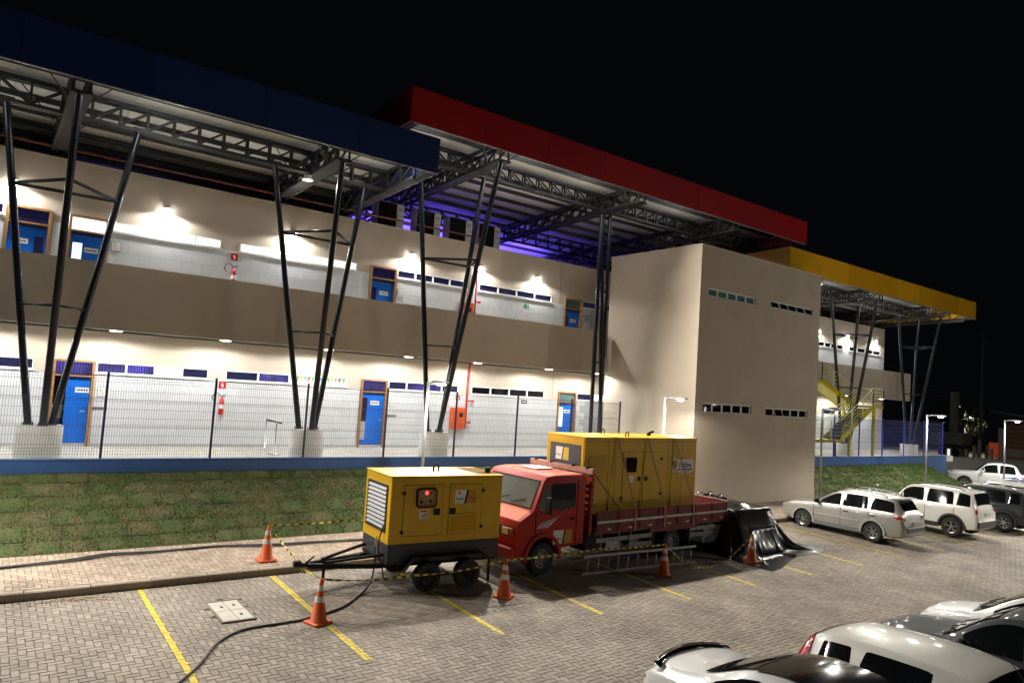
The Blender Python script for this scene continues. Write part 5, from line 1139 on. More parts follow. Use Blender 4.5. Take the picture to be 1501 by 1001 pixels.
g=MB(); g.path([(-1.42,1.12,2.30),(-1.9,1.12,1.85),(-2.45,1.12,1.33)],.011,6); o=g.build('rope',BLACK,None,smooth=True); o.rotation_euler=(0,0,TA); o.location=TL0; tag(o,'thin dark rope from the roof beam down to the side board','rope')
# ================================================================ trailer generator
RA=math.radians(180-4.0)
tr=thing('generator_trailer','yellow generator on a black two axle trailer with drawbar','generator',(8.19,13.46,lotz(13.46)),None,RA,world=False)
H=.675; X0,X1=-1.31,1.31; 
MB().cbox(X0+.01,X1-.01,-H+.005,H-.005,.55,.94,.01).build('base_tank',M('tank_charcoal',(.03,.033,.04),.5,var=.15,scale=3),tr)
MB().cbox(X0,X1,-H,H,.94,2.27,.014).build('canopy',GENY,tr); MB().cbox(X0-.02,X1+.02,-H-.02,H+.02,2.272,2.305,.012).build('roof_panel',GENY,tr)
# radiator grille on the front end
gx=X1+.002
g=MB(); g.box(gx,gx+.02,-.52,-.48,1.16,2.10); g.box(gx,gx+.02,.48,.52,1.16,2.10); g.box(gx,gx+.02,-.48,.48,2.06,2.10); g.box(gx,gx+.02,-.48,.48,1.16,1.20); gf=g.build('grille_frame',M('grille_frame',(.02,.023,.03),.5),tr); MB().box(gx,gx+.004,-.48,.48,1.20,2.06).build('grille_backing',BLACK,gf)
for k in range(10):
    z=1.23+k*.085; g=MB(); g.loft([[(gx+.005,y,z+.05),(gx+.03,y,z),(gx+.025,y,z-.008),(gx+.002,y,z+.03)] for y in (-.47,.47)],True,True,True); g.build('louver',M('louver_light_grey',(.42,.43,.46),.4,var=.05),gf)
g=MB(); g.bar((gx+.004,-.62,2.22),(gx+.004,.62,2.22),.012,.02); g.build('trim',GENY,tr)
y=H
d1=gdoor(.14,1.02,1.10,2.12,tr,y); d2=gdoor(-.80,-.02,1.10,2.12,tr,y)
cp=MB().cbox(.30,.76,y+.006,y+.020,1.66,2.06,.05).build('control_window',BLACK,d1); MB().cbox(.33,.73,y+.021,y+.025,1.69,2.03,.04).build('control_panel',M('panel_tan',(.35,.24,.10),.5,var=.05),cp)
for x,z,r_,mt in ((.53,1.96,.035,M('red_indicator',(.5,.02,.02),.3,var=0,emit=(1,.05,.04),estr=3)),(.63,1.95,.014,BLACK),(.43,1.95,.014,BLACK),(.64,1.78,.03,BLACK),(.55,1.79,.014,REDP),(.44,1.79,.03,BLACK)): MB().lathe([(r_,y+.024),(r_,y+.036)],12,(x,0,z),axis='y').build('control_knob',mt,cp)
MB().box(.47,.67,y+.011,y+.016,1.44,1.62).build('warning_label',WHITE,d1); MB().box(.49,.65,y+.0155,y+.0175,1.57,1.605).build('warning_band',REDP,d1); g=MB(); [g.box(.49,.65-.03*k,y+.0155,y+.0175,1.47+.03*k,1.485+.03*k) for k in range(3)]; g.build('warning_text',DKGREY,d1)
for x in (.27,-.10): MB().cbox(x-.075,x+.075,y+.008,y+.03,1.50,1.63,.012).build('latch',BLACK,tr)
for x,z in ((1.03,1.96),(1.03,1.18),(-.82,1.98),(-.82,1.22)): MB().lathe([(.035,y),(.035,y+.03)],12,(x,0,z),axis='y').build('hinge',BLACK,tr)
for k in range(6): g=MB(); z=1.17+k*.065; g.loft([[(x,y+.010,z),(x,y+.034,z-.008),(x,y+.010,z+.04)] for x in (-.69,-.10)],True,True,True); g.build('louver',GENY,d2)
g=MB(); yy=y+.014; g.poly([(-.14,yy,2.0),(-.42,yy,2.0),(-.36,yy,1.72),(-.14,yy,1.72)],0); g.poly([(-.42,yy,2.0),(-.47,yy,2.0),(-.41,yy,1.72),(-.36,yy,1.72)],1); g.poly([(-.47,yy,2.0),(-.66,yy,2.0),(-.66,yy,1.72),(-.41,yy,1.72)],2); g.poly([(-.24+.035*math.cos(q),yy+.001,1.94+.04*math.sin(q)) for q in [k*math.pi/3 for k in range(6)]],2); sk=g.build('sticker',[WHITE,BLACK,M('sticker_orange',(.50,.25,.012),.5)],tr)
text_mesh('Voltline',.062,BLACK,'lettering',sk,Matrix.Translation((-.155,yy+.002,1.80))@Matrix.Rotation(math.pi,4,'Z')@Matrix.Rotation(math.radians(90),4,'X'),.0012)
g=MB(); [g.box(-.63,-.50,yy+.001,yy+.003,1.78+.03*k,1.79+.03*k) for k in range(3)]; g.build('small_print',REDP,sk)
g=MB(); g.path([(0-.06,0,2.305),(-.06,0,2.40),(-.04,0,2.44),(0,0,2.455),(.04,0,2.44),(.06,0,2.40),(.06,0,2.305)],.02,8); g.build('lifting_eye',BLACK,tr,smooth=True)
g=MB()
for k in range(16): g.bar((-1.28,-.5+k*.065,2.312),(-.78,-.5+k*.065,2.312),.02,.012)
g.build('roof_grille',M('grille_ochre',(.28,.15,.01),.6),tr); g=MB(); g.lathe([(.06,2.3),(.06,2.40),(.07,2.42)],12,(-1.12,.32,0)); g.build('exhaust_cap',BLACK,tr,smooth=True)
# chassis
g=MB(); g.box(X0,X1+.1,.42,.52,.46,.55); g.box(X0,X1+.1,-.52,-.42,.46,.55); g.bar((X1+.1,.47,.50),(2.68,.06,.50),.08,.09); g.bar((X1+.1,-.47,.50),(2.68,-.06,.50),.08,.09); g.bar((X1-.05,-.6,.58),(X1-.05,.6,.58),.08,.08); g.bar((1.30,.52,.56),(2.05,.25,.74),.05,.05) if 0 else None
g.bar((X1,.5,.72),(2.35,.14,.56),.05,.05); g.bar((X1,-.5,.72),(2.35,-.14,.56),.05,.05); g.bar((1.95,.2,.62),(1.45,-.2,.60),.03,.03); g.build('drawbar',BLACK,tr)
g=MB(); g.tube((2.62,0,.50),(2.92,0,.52),.045,10); g.cbox(2.80,2.95,-.06,.06,.48,.60,.02); g.bar((2.70,0,.55),(2.55,0,.66),.02,.03); g.build('coupling',BLACK,tr)
g=MB(); g.tube((2.38,.12,.02),(2.38,.12,.66),.03,10); g.lathe([(.07,.0),(.07,.02)],12,(2.38,.12,0)); g.build('jockey_leg',BLACK,tr)
for x in (-1.15,): g=MB(); g.tube((x,.58,.02),(x,.58,.6),.03,8); g.build('support_leg',BLACK,tr)
for s in (1,-1):
    for x in (.46,-.47): wheel(tr,x,s*.80,.295,.18,M('black_rim',(.018,.018,.02),.5,var=.1,spec=.3),s,style='steel',rimr=.62)
    g=MB(); pr_=[(1.02,.42),(.80,.70),(-.82,.70),(-.95,.56)]
    g.loft([[(x,s*.69,z),(x,s*.92,z),(x,s*.92,z+.012),(x,s*.69,z+.012)] for x,z in pr_],True,True,True); g.build('mudguard',BLACK,tr)
    MB().bar((.46,s*.70,.295),(-.47,s*.70,.295),.06,.06).build('axle_beam',BLACK,tr)
g=MB(); g.path([(1.33,.44,1.28),(1.40,.46,1.05),(1.42,.50,.80),(1.36,.56,.55),(1.30,.62,.25)],.014,6); g.build('lead',BLACK,tr,smooth=True)
g=MB(); g.path([(1.38,.30,1.05),(1.44,.36,.95),(1.40,.44,.75),(1.43,.36,.62),(1.39,.30,.80),(1.44,.40,.98),(1.40,.42,.70),(1.42,.36,.40)],.012,6); g.build('lead_coil',M('cable_olive',(.12,.12,.04),.6),tr,smooth=True)
# ================================================================ small things on the lot
CONE_O=M('cone_orange',(.62,.10,.012),.5,var=.08,dirt=.12,scale=8); CONE_W=M('cone_white_band',(.70,.68,.63),.4,var=.08,dirt=.25,scale=14)
def cone(x,y,z,label,rz=0,dirty=False):
    t=thing('traffic_cone',label,'cone',(x,y,z),None,rz,world=False)
    MB().cbox(-.19,.19,-.19,.19,0,.035,.03).build('base',CONE_O,t)
    rr=lambda h:.145-(.145-.028)*(h-.03)/.70
    g=MB(); g.lathe([(rr(.03)+.02,.03),(rr(.05),.05),(rr(.73),.73),(rr(.73)*.6,.745)],20); g.build('cone_body',CONE_O,t,autosmooth=40)
    for a,b in ((.36,.46),(.55,.64)): g=MB(); g.lathe([(rr(a)+.003,a),(rr(b)+.003,b)],20,caps=False); g.build('reflective_band',CONE_W,t,smooth=True)
    return t
swz_=swz
CONES=[(5.31,15.42,swz(15.42),'orange traffic cone standing on the sidewalk edge'),(5.12,11.96,lotz(11.96),'orange traffic cone beside the drawbar with a black cable passing it'),(9.05,11.87,lotz(11.87),'orange traffic cone between the trailer and the truck front wheel'),(13.73,11.68,lotz(11.68),'orange traffic cone in front of the aluminium ladder'),(17.28,11.68,lotz(11.68),'orange traffic cone in front of the black tarpaulin heap')]
for i,c in enumerate(CONES): cone(*c,rz=.3*i)
# barrier tape
def tape(pts,label,sag=.05,tw=.021):
    P=[]
    for i in range(len(pts)-1):
        a,b=Vector(pts[i]),Vector(pts[i+1]); n=max(4,int((b-a).length/.09))
        for k in range(n+(1 if i==len(pts)-2 else 0)):
            u=k/n; p=a+(b-a)*u; p.z-=sag*4*u*(1-u)*(b-a).length*.25; P.append(p)
    g=MB()
    for i in range(len(P)-1):
        tw_=[math.sin(j*.35+len(P))*.8 for j in (i,i+1)]
        q=[]
        for j in (0,1):
            p=P[i+j]; d=(P[min(i+1,len(P)-1)]-P[max(i-1,0)]).normalized(); s=d.cross(Vector((0,0,1))).normalized(); v=(Vector((0,0,1))*math.cos(tw_[j])+s*math.sin(tw_[j]))*tw; q.append((p-v,p+v))
        g.quad(q[0][0],q[1][0],q[1][1],q[0][1],(i//1)%2)
    o=g.build('barrier_tape',[M('tape_yellow',(.62,.52,.06),.5,var=.05),M('tape_black',(.06,.055,.04),.5,var=.05)]); tag(o,label,'tape'); return o
tp=lambda i:(CONES[i][0],CONES[i][1],CONES[i][2]+.74)
tape([tp(0),(7.2,15.2,.95),(8.6,14.6,.9)],'yellow and black tape from the sidewalk cone to behind the trailer',.03)
tape([tp(0),(5.42,13.6,.42),tp(1)],'yellow and black tape crossing the trailer coupling to the cable cone',.03)
tape([tp(1),(6.9,12.0,.52),tp(2)],'yellow and black tape strung past the trailer wheels',.12)
tape([tp(2),(11.6,11.8,.68),tp(3)],'yellow and black tape strung past the truck front wheel to the ladder cone',.05)
tape([tp(3),(14.9,11.72,.05-.08),(15.9,11.75,-.06),(16.5,11.75,.12),tp(4)],'yellow and black tape sagging to the paving between ladder and tarpaulin',.15)
o=MB(); 
for k in range(5): a=k*1.25; o.poly([(5.42,13.6,.42),(5.42+.07*math.cos(a),13.6+.03*math.sin(a),.36+.06*math.sin(a*2)),(5.42+.06*math.cos(a+.6),13.58,.30)],0)
tag(o.build('tape_knot',M('tape_yellow',(.62,.52,.06),.5)),'yellow tape knot hanging under the trailer coupling','tape')
# cables
def smooth_path(pts,n=8):
    P=[Vector(p) for p in pts]; out=[]
    for i in range(len(P)-1):
        p0,p1,p2,p3=P[max(i-1,0)],P[i],P[i+1],P[min(i+2,len(P)-1)]
        for k in range(n):
            t=k/n; out.append(.5*((2*p1)+(p2-p0)*t+(2*p0-5*p1+4*p2-p3)*t*t+(3*p1-p0-3*p2+p3)*t**3))
    out.append(P[-1]); return out
CAB=M('cable_rubber',(.018,.018,.02),.55,var=.2)
gz=lambda x,y:(x,y,lotz(y)+.022)
o=MB().path(smooth_path([gz(1.6,9.2),gz(2.1,9.95),gz(2.45,10.38),gz(2.95,11.0),gz(3.4,11.72),gz(3.9,12.08),gz(4.5,12.12),gz(5.0,12.16),gz(5.75,12.44),gz(6.4,13.0),(6.72,13.25,.12),(6.80,13.3,.45),(6.78,13.3,.8)]),.02,8).build('power_cable',CAB,None,smooth=True); tag(o,'black power cable snaking over the paving from the trailer','cable')
sz=lambda x,y:(x,y,swz(y)+.03)
for k in range(3):
    pts=[sz(x,y+.05*k-.05+.03*math.sin(x*1.7+k*2)) for x,y in ((-.5,16.35),(.68,16.42),(1.78,16.52),(2.5,16.74),(3.4,16.7),(4.65,16.76),(5.78,16.5),(6.8,16.45),(8.2,16.35))]
    o=MB().path(smooth_path(pts),.017,8).build('power_cable',CAB,None,smooth=True); tag(o,['outer black cable of the bundle along the sidewalk','middle black cable of the bundle along the sidewalk','inner black cable of the bundle nearest the turf'][k],'cable','cables lying along the sidewalk')
# ladder on its edge
t=thing('ladder','aluminium ladder lying on its edge against the truck','ladder',(13.6,12.4,lotz(12.4)))
A=Vector((11.72,12.42,lotz(12.42)+.03)); B=Vector((15.55,12.20,lotz(12.2)+.03)); U=Vector((.16,.12,.36))
for p,q in ((A,B),(A+U,B+U)): MB().bar(p,q,.028,.06).build('rail',GALV,t)
for k in range(12):
    u=.04+k*.083; p=A+(B-A)*u; MB().tube(p,p+U,.015,8).build('rung',GALV,t,smooth=True)
# tarpaulin heap
TARP=M('black_plastic_sheet',(.012,.012,.013),.22,var=.1,spec=.6,bump=.25,bscale=9)
from mathutils import noise
import numpy as np
def drape(cx,cy,W,D,rot,boxes,n,steps,seed,z0):
    """small cloth solver: a sheet falls over boxes onto the paving"""
    rng=np.random.default_rng(seed); nx,ny=n,int(n*D/W); hx=W/(nx-1)
    gx,gy=np.meshgrid(np.linspace(-W/2,W/2,nx),np.linspace(-D/2,D/2,ny),indexing='ij')
    c,s_=math.cos(rot),math.sin(rot)
    X=np.stack([cx+gx*c-gy*s_,cy+gx*s_+gy*c,np.full_like(gx,z0)],-1); X[...,2]+=rng.normal(0,.02,gx.shape); V=np.zeros_like(X); dt=.02; hy=D/(ny-1); hd=math.hypot(hx,hy)
    def con(A,B,L,k=1.0):
        d=B-A; l=np.sqrt((d*d).sum(-1,keepdims=True))+1e-9; q=d*(.5*k*(l-L)/l); A+=q; B-=q
    for st_ in range(steps):
        V[...,2]-=9.8*dt; V*=.985; Xo=X.copy(); X=X+V*dt
        for it in range(7):
            for o in (0,1):
                m_=(nx-o)//2*2; con(X[o:o+m_:2],X[o+1:o+m_:2],hx); m_=(ny-o)//2*2; con(X[:,o:o+m_:2],X[:,o+1:o+m_:2],hy)
            for o in (0,1):
                m_=(nx-o)//2*2
                con(X[o:o+m_:2,:-1],X[o+1:o+m_:2,1:],hd,.6); con(X[o:o+m_:2,1:],X[o+1:o+m_:2,:-1],hd,.6)
            for (bx0,bx1,by0,by1,bz) in boxes:
                ins=(X[...,0]>bx0)&(X[...,0]<bx1)&(X[...,1]>by0)&(X[...,1]<by1)&(X[...,2]<bz)
                if ins.any():
                    P_=X[ins]; Q_=Xo[ins]; d=np.stack([P_[:,0]-bx0,bx1-P_[:,0],P_[:,1]-by0,by1-P_[:,1],bz-P_[:,2]],1); k=d.argmin(1)
                    P_[:,0]=np.where(k==0,bx0,np.where(k==1,bx1,P_[:,0])); P_[:,1]=np.where(k==2,by0,np.where(k==3,by1,P_[:,1])); P_[:,2]=np.where(k==4,bz,P_[:,2]); fr_=np.where(k==4,.9,.5)[:,None]; P_[:,:2]=np.where((k==4)[:,None],Q_[:,:2]*fr_+P_[:,:2]*(1-fr_),P_[:,:2]); P_[:,2]=np.where(k==4,P_[:,2],Q_[:,2]*.4+P_[:,2]*.6); X[ins]=P_
            gz_=.0312*(X[...,1]-14.82)+.012; low=X[...,2]<gz_; X[...,2]=np.where(low,gz_,X[...,2]); X[...,:2]=np.where(low[...,None],Xo[...,:2]*.7+X[...,:2]*.3,X[...,:2])
        V=(X-Xo)/dt; V=np.clip(V,-3,3)
    return X
def sheet(X,name,label):
    g=MB(); g.loft([[tuple(p) for p in r] for r in X.tolist()],False); o=g.build(name,TARP,None,smooth=True); sd_=o.modifiers.new('s','SUBSURF'); sd_.levels=1; sd_.render_levels=1; return tag(o,label,'tarpaulin')
X=drape(18.75,12.98,4.8,4.0,.20,[(17.8,19.65,12.6,14.2,1.10),(17.85,19.2,12.15,12.6,.66),(18.2,18.8,12.9,13.5,1.22)],72,120,4,1.35)
sheet(X,'tarpaulin_heap','heap covered with draped glossy black plastic sheet behind the truck')
# crumpled loose plastic behind the tail board
rows=[]
for j in range(46):
    row=[]
    for i in range(46):
        x=17.95+1.5*i/45; y=13.7+1.05*j/45; e=min(1,min(i,45-i,j,45-j)/10)
        z=.1+1.12*e**.5+.10*noise.noise(Vector((x*2.2,y*2.4,9)))+.20*abs(noise.noise(Vector((x*4.5+y,y*3.5,2))))-.14*abs(noise.noise(Vector((x*9,y*8-x*2,5))))
        row.append((x+.05*noise.noise(Vector((x*6,y*6,1))),y+.05*noise.noise(Vector((x*6,y*6,4))),max(lotz(y)+.02,z)))
    rows.append(row)
o=MB().loft(rows,False).build('plastic_bundle',TARP); tag(o,'crumpled shiny black plastic bundle between the truck tail and the tower','tarpaulin')
# ---- yellow outside stair
SY=M('stair_yellow',(.55,.48,.02),.4,var=.06); STR=M('stair_tread_dark',(.03,.03,.032),.6,var=.1); RAILM=M('rail_pale_yellow',(.72,.69,.34),.35,var=.05)
s=thing('outdoor_staircase','yellow steel outside staircase with dark treads and railings','staircase',(38,20.5,1.6))
ya,yb_,yc=19.98,20.95,21.95
SX=-.8
def flight(x0,z0,x1,z1,y0,y1,n):
    x0+=SX; x1+=SX
    for k in range(n):
        x=x0+(x1-x0)*(k+.5)/n; z=z0+(z1-z0)*(k+1)/n; w_=abs(x1-x0)/n*.6
        MB().box(x-w_,x+w_,y0+.05,y1-.05,z-.04,z).build('tread',STR,s)
    for y in (y0,y1): MB().bar((x0,y,z0-.05),(x1,y,z1-.05),.03,.26).build('stringer',SY,s)
    MB().loft([[(x0,y,z0-.16) for y in (y0+.03,y1-.03)],[(x1,y,z1-.16) for y in (y0+.03,y1-.03)]],False).build('underside',SY,s)
def rail(p0,p1,nb=5,h=1.0,posts=4):
    p0=Vector(p0)+Vector((SX,0,0));p1=Vector(p1)+Vector((SX,0,0))
    for k in range(nb): z=h*(k+1)/nb; MB().tube(p0+Vector((0,0,z)),p1+Vector((0,0,z)),.022 if k==nb-1 else .013,6).build('rail',RAILM,s)
    for k in range(posts): q=p0+(p1-p0)*k/(posts-1); MB().bar(q,q+Vector((0,0,h)),.045,.045,up=(1,0,0)).build('rail_post',RAILM,s)
MB().box(35.0+SX,37.9+SX,ya,yb_,2.42,2.58).build('platform',SY,s)
flight(37.9,2.58,41.3,4.50,ya,yb_,11); MB().box(41.3+SX,42.5+SX,ya,yc,4.38,4.50).build('landing',SY,s); flight(41.3,4.50,37.7,5.72,yb_+.05,yc,8); MB().box(35.2+SX,37.7+SX,yb_+.05,yc+.2,5.58,5.72).build('platform',SY,s)
rail((35.0,ya,2.58),(37.9,ya,2.58)); rail((37.9,ya,2.58),(41.3,ya,4.5)); rail((41.3,ya,4.5),(42.5,ya,4.5),posts=2); rail((37.9,yb_,2.58),(41.3,yb_,4.5)); rail((41.3,yb_+.07,4.5),(37.7,yb_+.07,5.72)); rail((37.7,yb_+.07,5.72),(35.2,yb_+.07,5.72),posts=3); rail((42.5,ya,4.5),(42.5,yc,4.5),posts=2)
for x,y,z in ((41.6,ya+.1,4.38),(41.6,yc-.1,4.38),(39.0,ya+.1,3.0),(37.6,ya+.1,2.42),(36.2,ya+.1,2.42)): MB().bar((x+SX,y,1.6),(x+SX,y,z),.14 if x>38 else .06,.14 if x>38 else .06,up=(1,0,0)).build('support_post',SY if x>38 else STEEL,s)
# upper corridor gate railing next to the tower
# ---- person in the doorway
def person(x,y,z,h):
    me=bpy.data.meshes.new('body'); k=h/1.7
    J={'pel':(0,0,.92),'che':(0,0,1.25),'nec':(0,0,1.45),'hea':(0,-.02,1.60),'top':(0,0,1.70),'lh':(.10,0,.88),'lk':(.11,-.02,.48),'la':(.11,.02,.08),'lt':(.12,-.14,.04),'rh':(-.10,0,.88),'rk':(-.11,.02,.48),'ra':(-.12,.04,.08),'rt':(-.13,-.12,.04),'ls':(.19,0,1.38),'le':(.24,.02,1.10),'lw':(.22,-.10,.88),'lf':(.21,-.16,.80),'rs':(-.19,0,1.38),'re':(-.25,.0,1.10),'rw':(-.20,-.14,.95),'rf':(-.18,-.20,.90)}
    R={'pel':.14,'che':.15,'nec':.06,'hea':.105,'top':.08,'lh':.10,'lk':.065,'la':.045,'lt':.035,'rh':.10,'rk':.065,'ra':.045,'rt':.035,'ls':.065,'le':.045,'lw':.032,'lf':.03,'rs':.065,'re':.045,'rw':.032,'rf':.03}
    E=[('pel','che'),('che','nec'),('nec','hea'),('hea','top'),('pel','lh'),('lh','lk'),('lk','la'),('la','lt'),('pel','rh'),('rh','rk'),('rk','ra'),('ra','rt'),('che','ls'),('ls','le'),('le','lw'),('lw','lf'),('che','rs'),('rs','re'),('re','rw'),('rw','rf')]
    K=list(J); me.from_pydata([tuple(c*k for c in J[q]) for q in K],[(K.index(a),K.index(b)) for a,b in E],[])
    ob=bpy.data.objects.new('body',me); COL.objects.link(ob); ob.modifiers.new('s','SKIN'); 
    for i,q in enumerate(K): me.skin_vertices[0].data[i].radius=(R[q]*k,R[q]*k*.85)
    me.skin_vertices[0].data[0].use_root=True
    sub=ob.modifiers.new('u','SUBSURF'); sub.levels=2; sub.render_levels=2
    dg=bpy.context.evaluated_depsgraph_get(); dg.update(); nm=bpy.data.meshes.new_from_object(ob.evaluated_get(dg)); bpy.data.objects.remove(ob)
    SK=M('skin',(.30,.17,.11),.6,var=.05); SH=M('white_shirt',(.70,.70,.70),.8,var=.05); TR=M('blue_trousers',(.03,.08,.30),.8,var=.1); HA=M('dark_hair',(.015,.012,.01),.6)
    for m_ in (SK,SH,TR,HA): nm.materials.append(m_)
    for p in nm.polygons:
        c=p.center/k; p.use_smooth=True
        p.material_index=3 if (c.z>1.60 and (c.y>-.05 or c.z>1.68)) else 0 if c.z>1.46 or (abs(c.x)>.20 and c.z<1.12 and c.z>.7) else 1 if c.z>.95 else 2 if c.z>.10 else 3
    t=thing('person','person in a white shirt and blue trousers standing in the open doorway','person',(x,y,z),world=False); b=bpy.data.objects.new('body',nm); COL.objects.link(b); b.parent=t
person(1.98,24.5,F1,1.40)
# ================================================================ background to the right
GW=M('grey_wall',(.20,.19,.175),.85,var=.12,scale=.7,bump=.2)
CONC=M('stained_concrete',(.34,.31,.29),.85,var=.18,scale=1.2,dirt=.35)
BRK=bpy.data.materials.new('red_brick'); BRK.use_nodes=True
_n=BRK.node_tree.nodes; _l=BRK.node_tree.links; _b=_n['Principled BSDF']; _b.inputs['Roughness'].default_value=.85
_t=_n.new('ShaderNodeTexCoord'); _m=_n.new('ShaderNodeMapping'); _m.inputs['Rotation'].default_value=(math.radians(90),0,0); _k=_n.new('ShaderNodeTexBrick'); _k.inputs['Scale'].default_value=1; _k.inputs['Brick Width'].default_value=.3; _k.inputs['Row Height'].default_value=.2; _k.inputs['Mortar Size'].default_value=.014; _k.inputs['Color1'].default_value=(.34,.085,.035,1); _k.inputs['Color2'].default_value=(.25,.06,.03,1); _k.inputs['Mortar'].default_value=(.22,.17,.13,1)
_l.new(_t.outputs['Object'],_m.inputs['Vector']); _l.new(_m.outputs[0],_k.inputs['Vector']); _l.new(_k.outputs['Color'],_b.inputs['Base Color'])
t=thing('boundary_wall','long plain grey boundary wall behind the white pickup','wall',(60,22,0))
MB().loft([[(55,25.0,-1),(55.1,25.2,-1),(55.1,25.2,1.18),(55,25.0,1.18)],[(72,15.6,-1),(72.1,15.8,-1),(72.1,15.8,1.18),(72,15.6,1.18)]],True,True,True).build('wall',GW,t); MB().loft([[(54.97,24.95,1.183),(55.13,25.25,1.183),(55.13,25.25,1.24),(54.97,24.95,1.24)],[(71.97,15.55,1.183),(72.13,15.85,1.183),(72.13,15.85,1.24),(71.97,15.55,1.24)]],True,True,True).build('coping',GW,t)
t=thing('gatehouse','small gatehouse with stained concrete roof tank and tall pillar','building',(75,29.3,-1.2))
MB().box(74.2,76.0,28.3,30.3,-1.5,1.35).build('wall',M('gatehouse_wall',(.38,.37,.35),.8,var=.1),t)
for y0,y1,mt in ((29.65,30.15,BLKG),(29.25,29.45,LENSW),(28.45,29.05,BLKG)): MB().box(74.16,74.195,y0,y1,.55,1.15).build('window',mt,t)
MB().box(73.6,77.6,27.6,30.8,1.36,1.62).build('roof_slab',M('slab_dark',(.08,.07,.065),.9,var=.2),t); MB().box(74.0,76.1,28.1,30.4,1.625,2.75).build('roof_tank',CONC,t)
MB().box(74.6,75.25,28.95,29.5,2.755,6.6).build('pillar',CONC,t); MB().lathe([(.36,6.6),(.45,6.75),(.25,7.05)],14,(74.92,29.22,0)).build('pillar_head',DKGREY,t)
t=thing('brick_house','unplastered red brick house with concrete band beyond the wall','building',(78,23,0))
MB().box(72.3,90,19.2,24.0,-1.2,1.1).build('wall',BRK,t); MB().box(72.2,90.1,19.1,24.1,1.103,1.75).build('concrete_band',CONC,t); MB().box(72.3,90,19.2,24.0,1.755,4.0).build('wall',BRK,t); MB().loft([[(71.2,18.6,4.1),(91,18.6,4.1),(91,18.6,4.22),(71.2,18.6,4.22)],[(71.2,25.0,4.9),(91,25.0,4.9),(91,25.0,5.02),(71.2,25.0,5.02)]],True,True,True).build('roof',M('roof_tin',(.12,.12,.12),.6,var=.1),t)
MB().box(71.6,71.95,24.05,24.4,-1.2,3.5).build('corner_post',CONC,t)
for k,(x,y,h) in enumerate(((68.2,25.0,1.8),(69.3,25.0,2.3),(70.2,25.4,1.7),(70.9,25.0,1.9),(67.2,25.2,1.5),(69.9,24.3,1.6))):
    t2=thing('concrete_post','pale concrete fence post in the yard beyond the grey wall','post',(x,y,-1),'fence posts in the far yard'); MB().loft([[(x-.13,y-.13,-1.2),(x+.13,y-.13,-1.2),(x+.13,y+.13,-1.2),(x-.13,y+.13,-1.2)],[(x-.1,y-.1,h),(x+.1,y-.1,h),(x+.1,y+.1,h),(x-.1,y+.1,h)]],True,True,True).build('shaft',CONC,t2); MB().box(x-.13,x+.13,y-.13,y+.13,h+.002,h+.06).build('cap',CONC,t2)
t=thing('sign_board','small orange and white sign board beside the brick house','sign',(71.7,24.7,-1)); MB().box(71.3,71.4,24.3,25.0,.9,2.2).build('board',M('board_orange',(.6,.09,.02),.5,var=.15,scale=3,emit=(.8,.1,.02),estr=.15),t)
for y in (24.4,24.9): MB().bar((71.35,y,-1.1),(71.35,y,.9),.08,.08,up=(1,0,0)).build('leg',CONC,t)
g=MB(); random.seed(3)
for k in range(9): yy=24.33+random.uniform(0,.5); zz=1.05+random.uniform(0,1.0); g.box(71.285,71.298,yy,yy+.1,zz,zz+.06)
g.build('print',WHITE,t)
def street_lamp(x,y,h,dy,label,p):
    z0=-2; t=thing('street_lamp',label,'street lamp',(x,y,z0)); MB().tube((x,y,z0),(x,y,h),.13,8,.09).build('pole',CONC,t,smooth=True); MB().tube((x,y,h-.15),(x,y+dy,h+.2),.05,6).build('arm',GALV,t); g=MB(); g.cbox(x-.2,x+.2,y+dy-.35,y+dy+.35,h+.12,h+.3,.04); g.build('head',GREYL,t)
    g=MB(); g.lathe([(.28,h+.11),(.22,h+.03),(.05,h)],12,(x,y+dy,0)); g.build('lens',M('far_lens',(.9,.9,.9),.3,var=0,emit=(1,.97,.85),estr=40),t,smooth=True)
    light('SPOT','street_glow',t,(x,y+dy,h-.05),p,(1,.93,.78),.2,160,.4)
street_lamp(104,39.2,5.5,1.0,'distant street lamp beside the tall pillar',5000); street_lamp(110,41.3,4.2,-.6,'distant street lamp above the dark road',900)
# tree by the gatehouse
def tree(x,y,h,r,label,seed):
    rnd=random.Random(seed); t=thing('tree',label,'tree',(x,y,0))
    g=MB(); g.path([(x,y,0),(x+.1,y,h*.25),(x-.1,y+.1,h*.5)],.22,8)
    tips=[]
    for k in range(9):
        a=rnd.uniform(0,6.28); q=Vector((x+math.cos(a)*r*.7*rnd.uniform(.4,1),y+math.sin(a)*r*.7*rnd.uniform(.4,1),h*rnd.uniform(.55,.95))); g.path([(x,y,h*rnd.uniform(.3,.5)),(x+(q.x-x)*.5,y+(q.y-y)*.5,h*.6),q],.06,6); tips.append(q)
    g.build('trunk',M('bark',(.08,.06,.04),.9,var=.2),t)
    g=MB()
    for q in tips:
        for k in range(190):
            d=Vector((rnd.gauss(0,1),rnd.gauss(0,1),rnd.gauss(0,.8))).normalized()*r*.42*rnd.uniform(.2,1); p=q+d; s_=rnd.uniform(.10,.22); u=Vector((rnd.gauss(0,1),rnd.gauss(0,1),rnd.gauss(0,1))).normalized(); v=u.orthogonal().normalized(); g.quad(p-u*s_,p+v*s_*.5,p+u*s_,p-v*s_*.5)
    g.build('crown',M('leaf_olive',(.10,.11,.02),.6,var=.3,scale=1),t)
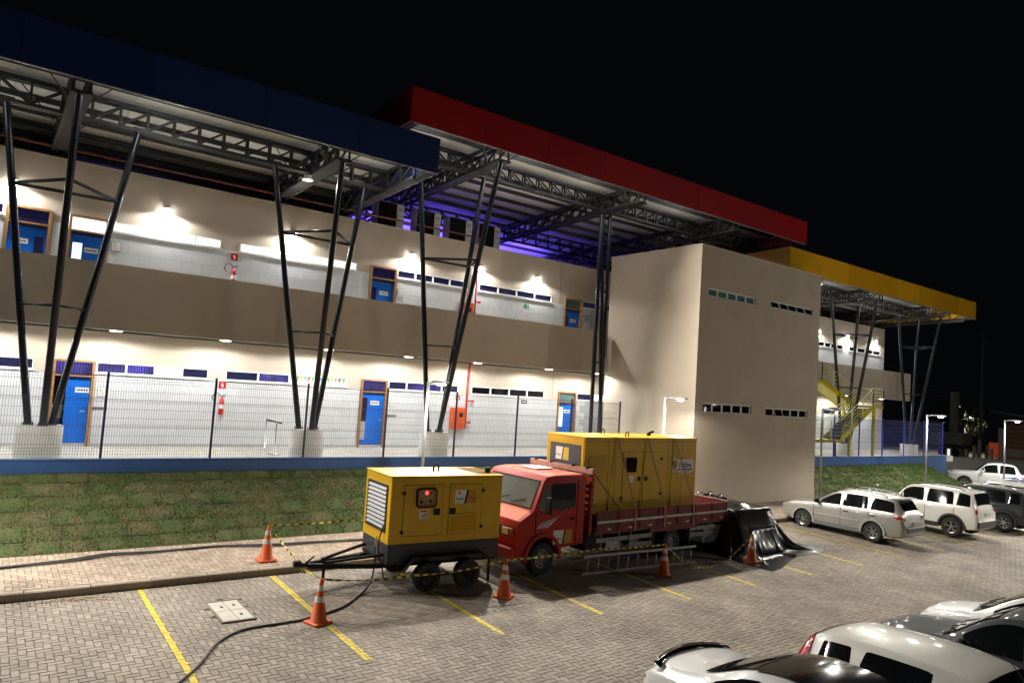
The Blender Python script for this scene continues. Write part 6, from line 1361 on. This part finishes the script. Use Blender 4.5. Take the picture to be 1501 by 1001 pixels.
tree(98,38.8,6.4,3.2,'leafy olive green tree lit by the street lamp behind the gatehouse',1); tree(101,37.6,5.0,2.2,'smaller olive tree beyond the gatehouse',2)
# power lines
for k,(z,y) in enumerate(((8.6,44),(8.2,44.3),(7.4,44.6),(10.2,43.5))):
    P_=[(55+i*8,y,z-.5*math.sin(math.pi*((i%4)/4))) for i in range(12)]
    tag(MB().path(P_,.03,5).build('power_line',M('line_grey',(.05,.05,.05),.6)),'thin overhead power line behind the tree','power line','overhead lines behind the trees')
t=thing('utility_pole','dim concrete utility pole with crossarm behind the brick house','pole',(100,36,0)); MB().tube((100,36,0),(100,36,15),.2,10,.13).build('pole',CONC,t,smooth=True); MB().box(98.8,101.2,35.7,35.8,13.6,13.8).build('crossarm',CONC,t)
# parked far car in the yard
# ---- unseen globe lamps added on the near side as fill light
for x,y,p,l in ((36,-1.5,1.1,'added globe fill lamp on a tall post beside the near parking row'),(19,-5,-.35,'added globe fill lamp on a tall post behind the near parking row'),(-3.5,-2.5,-.4,'added globe fill lamp on a tall post at the left end of the lot')):
    z0=lotz(y); t=thing('fill_globe_post',l,'lamp post',(x,y,z0)); MB().tube((x,y,z0),(x,y,z0+7.0),.07,10,.05).build('pole',GALV,t,smooth=True); MB().lathe([(.12,z0+6.98),(.12,z0+7.04),(.08,z0+7.06)],12,(x,y,0)).build('collar',BLACK,t)
    g=MB(); g.lathe([(.06,-.24),(.17,-.18),(.25,0),(.17,.18),(.05,.25)],14,(x,y,z0+7.3)); g.build('globe',M('globe_glass',(.9,.9,.9),.3,var=0,emit=(1,.96,.88),estr=20),t,smooth=True)
    if p>0: light('POINT','fill_glow',t,(x,y,z0+7.75),P_FILL*p,(1,.95,.86),.2)
    else: light('SPOT','fill_glow',t,(x,y,z0+6.95),-P_FILL*p,(1,.95,.86),.2,150,.4)

lamp_post(35.6,'added slim fill lamp post at the lane side facing the beige tower',1,yb=7.4,zb=lotz(7.4),H=4.3,p=3600,arm=.8)  # unseen post added to brighten the foot of the tower
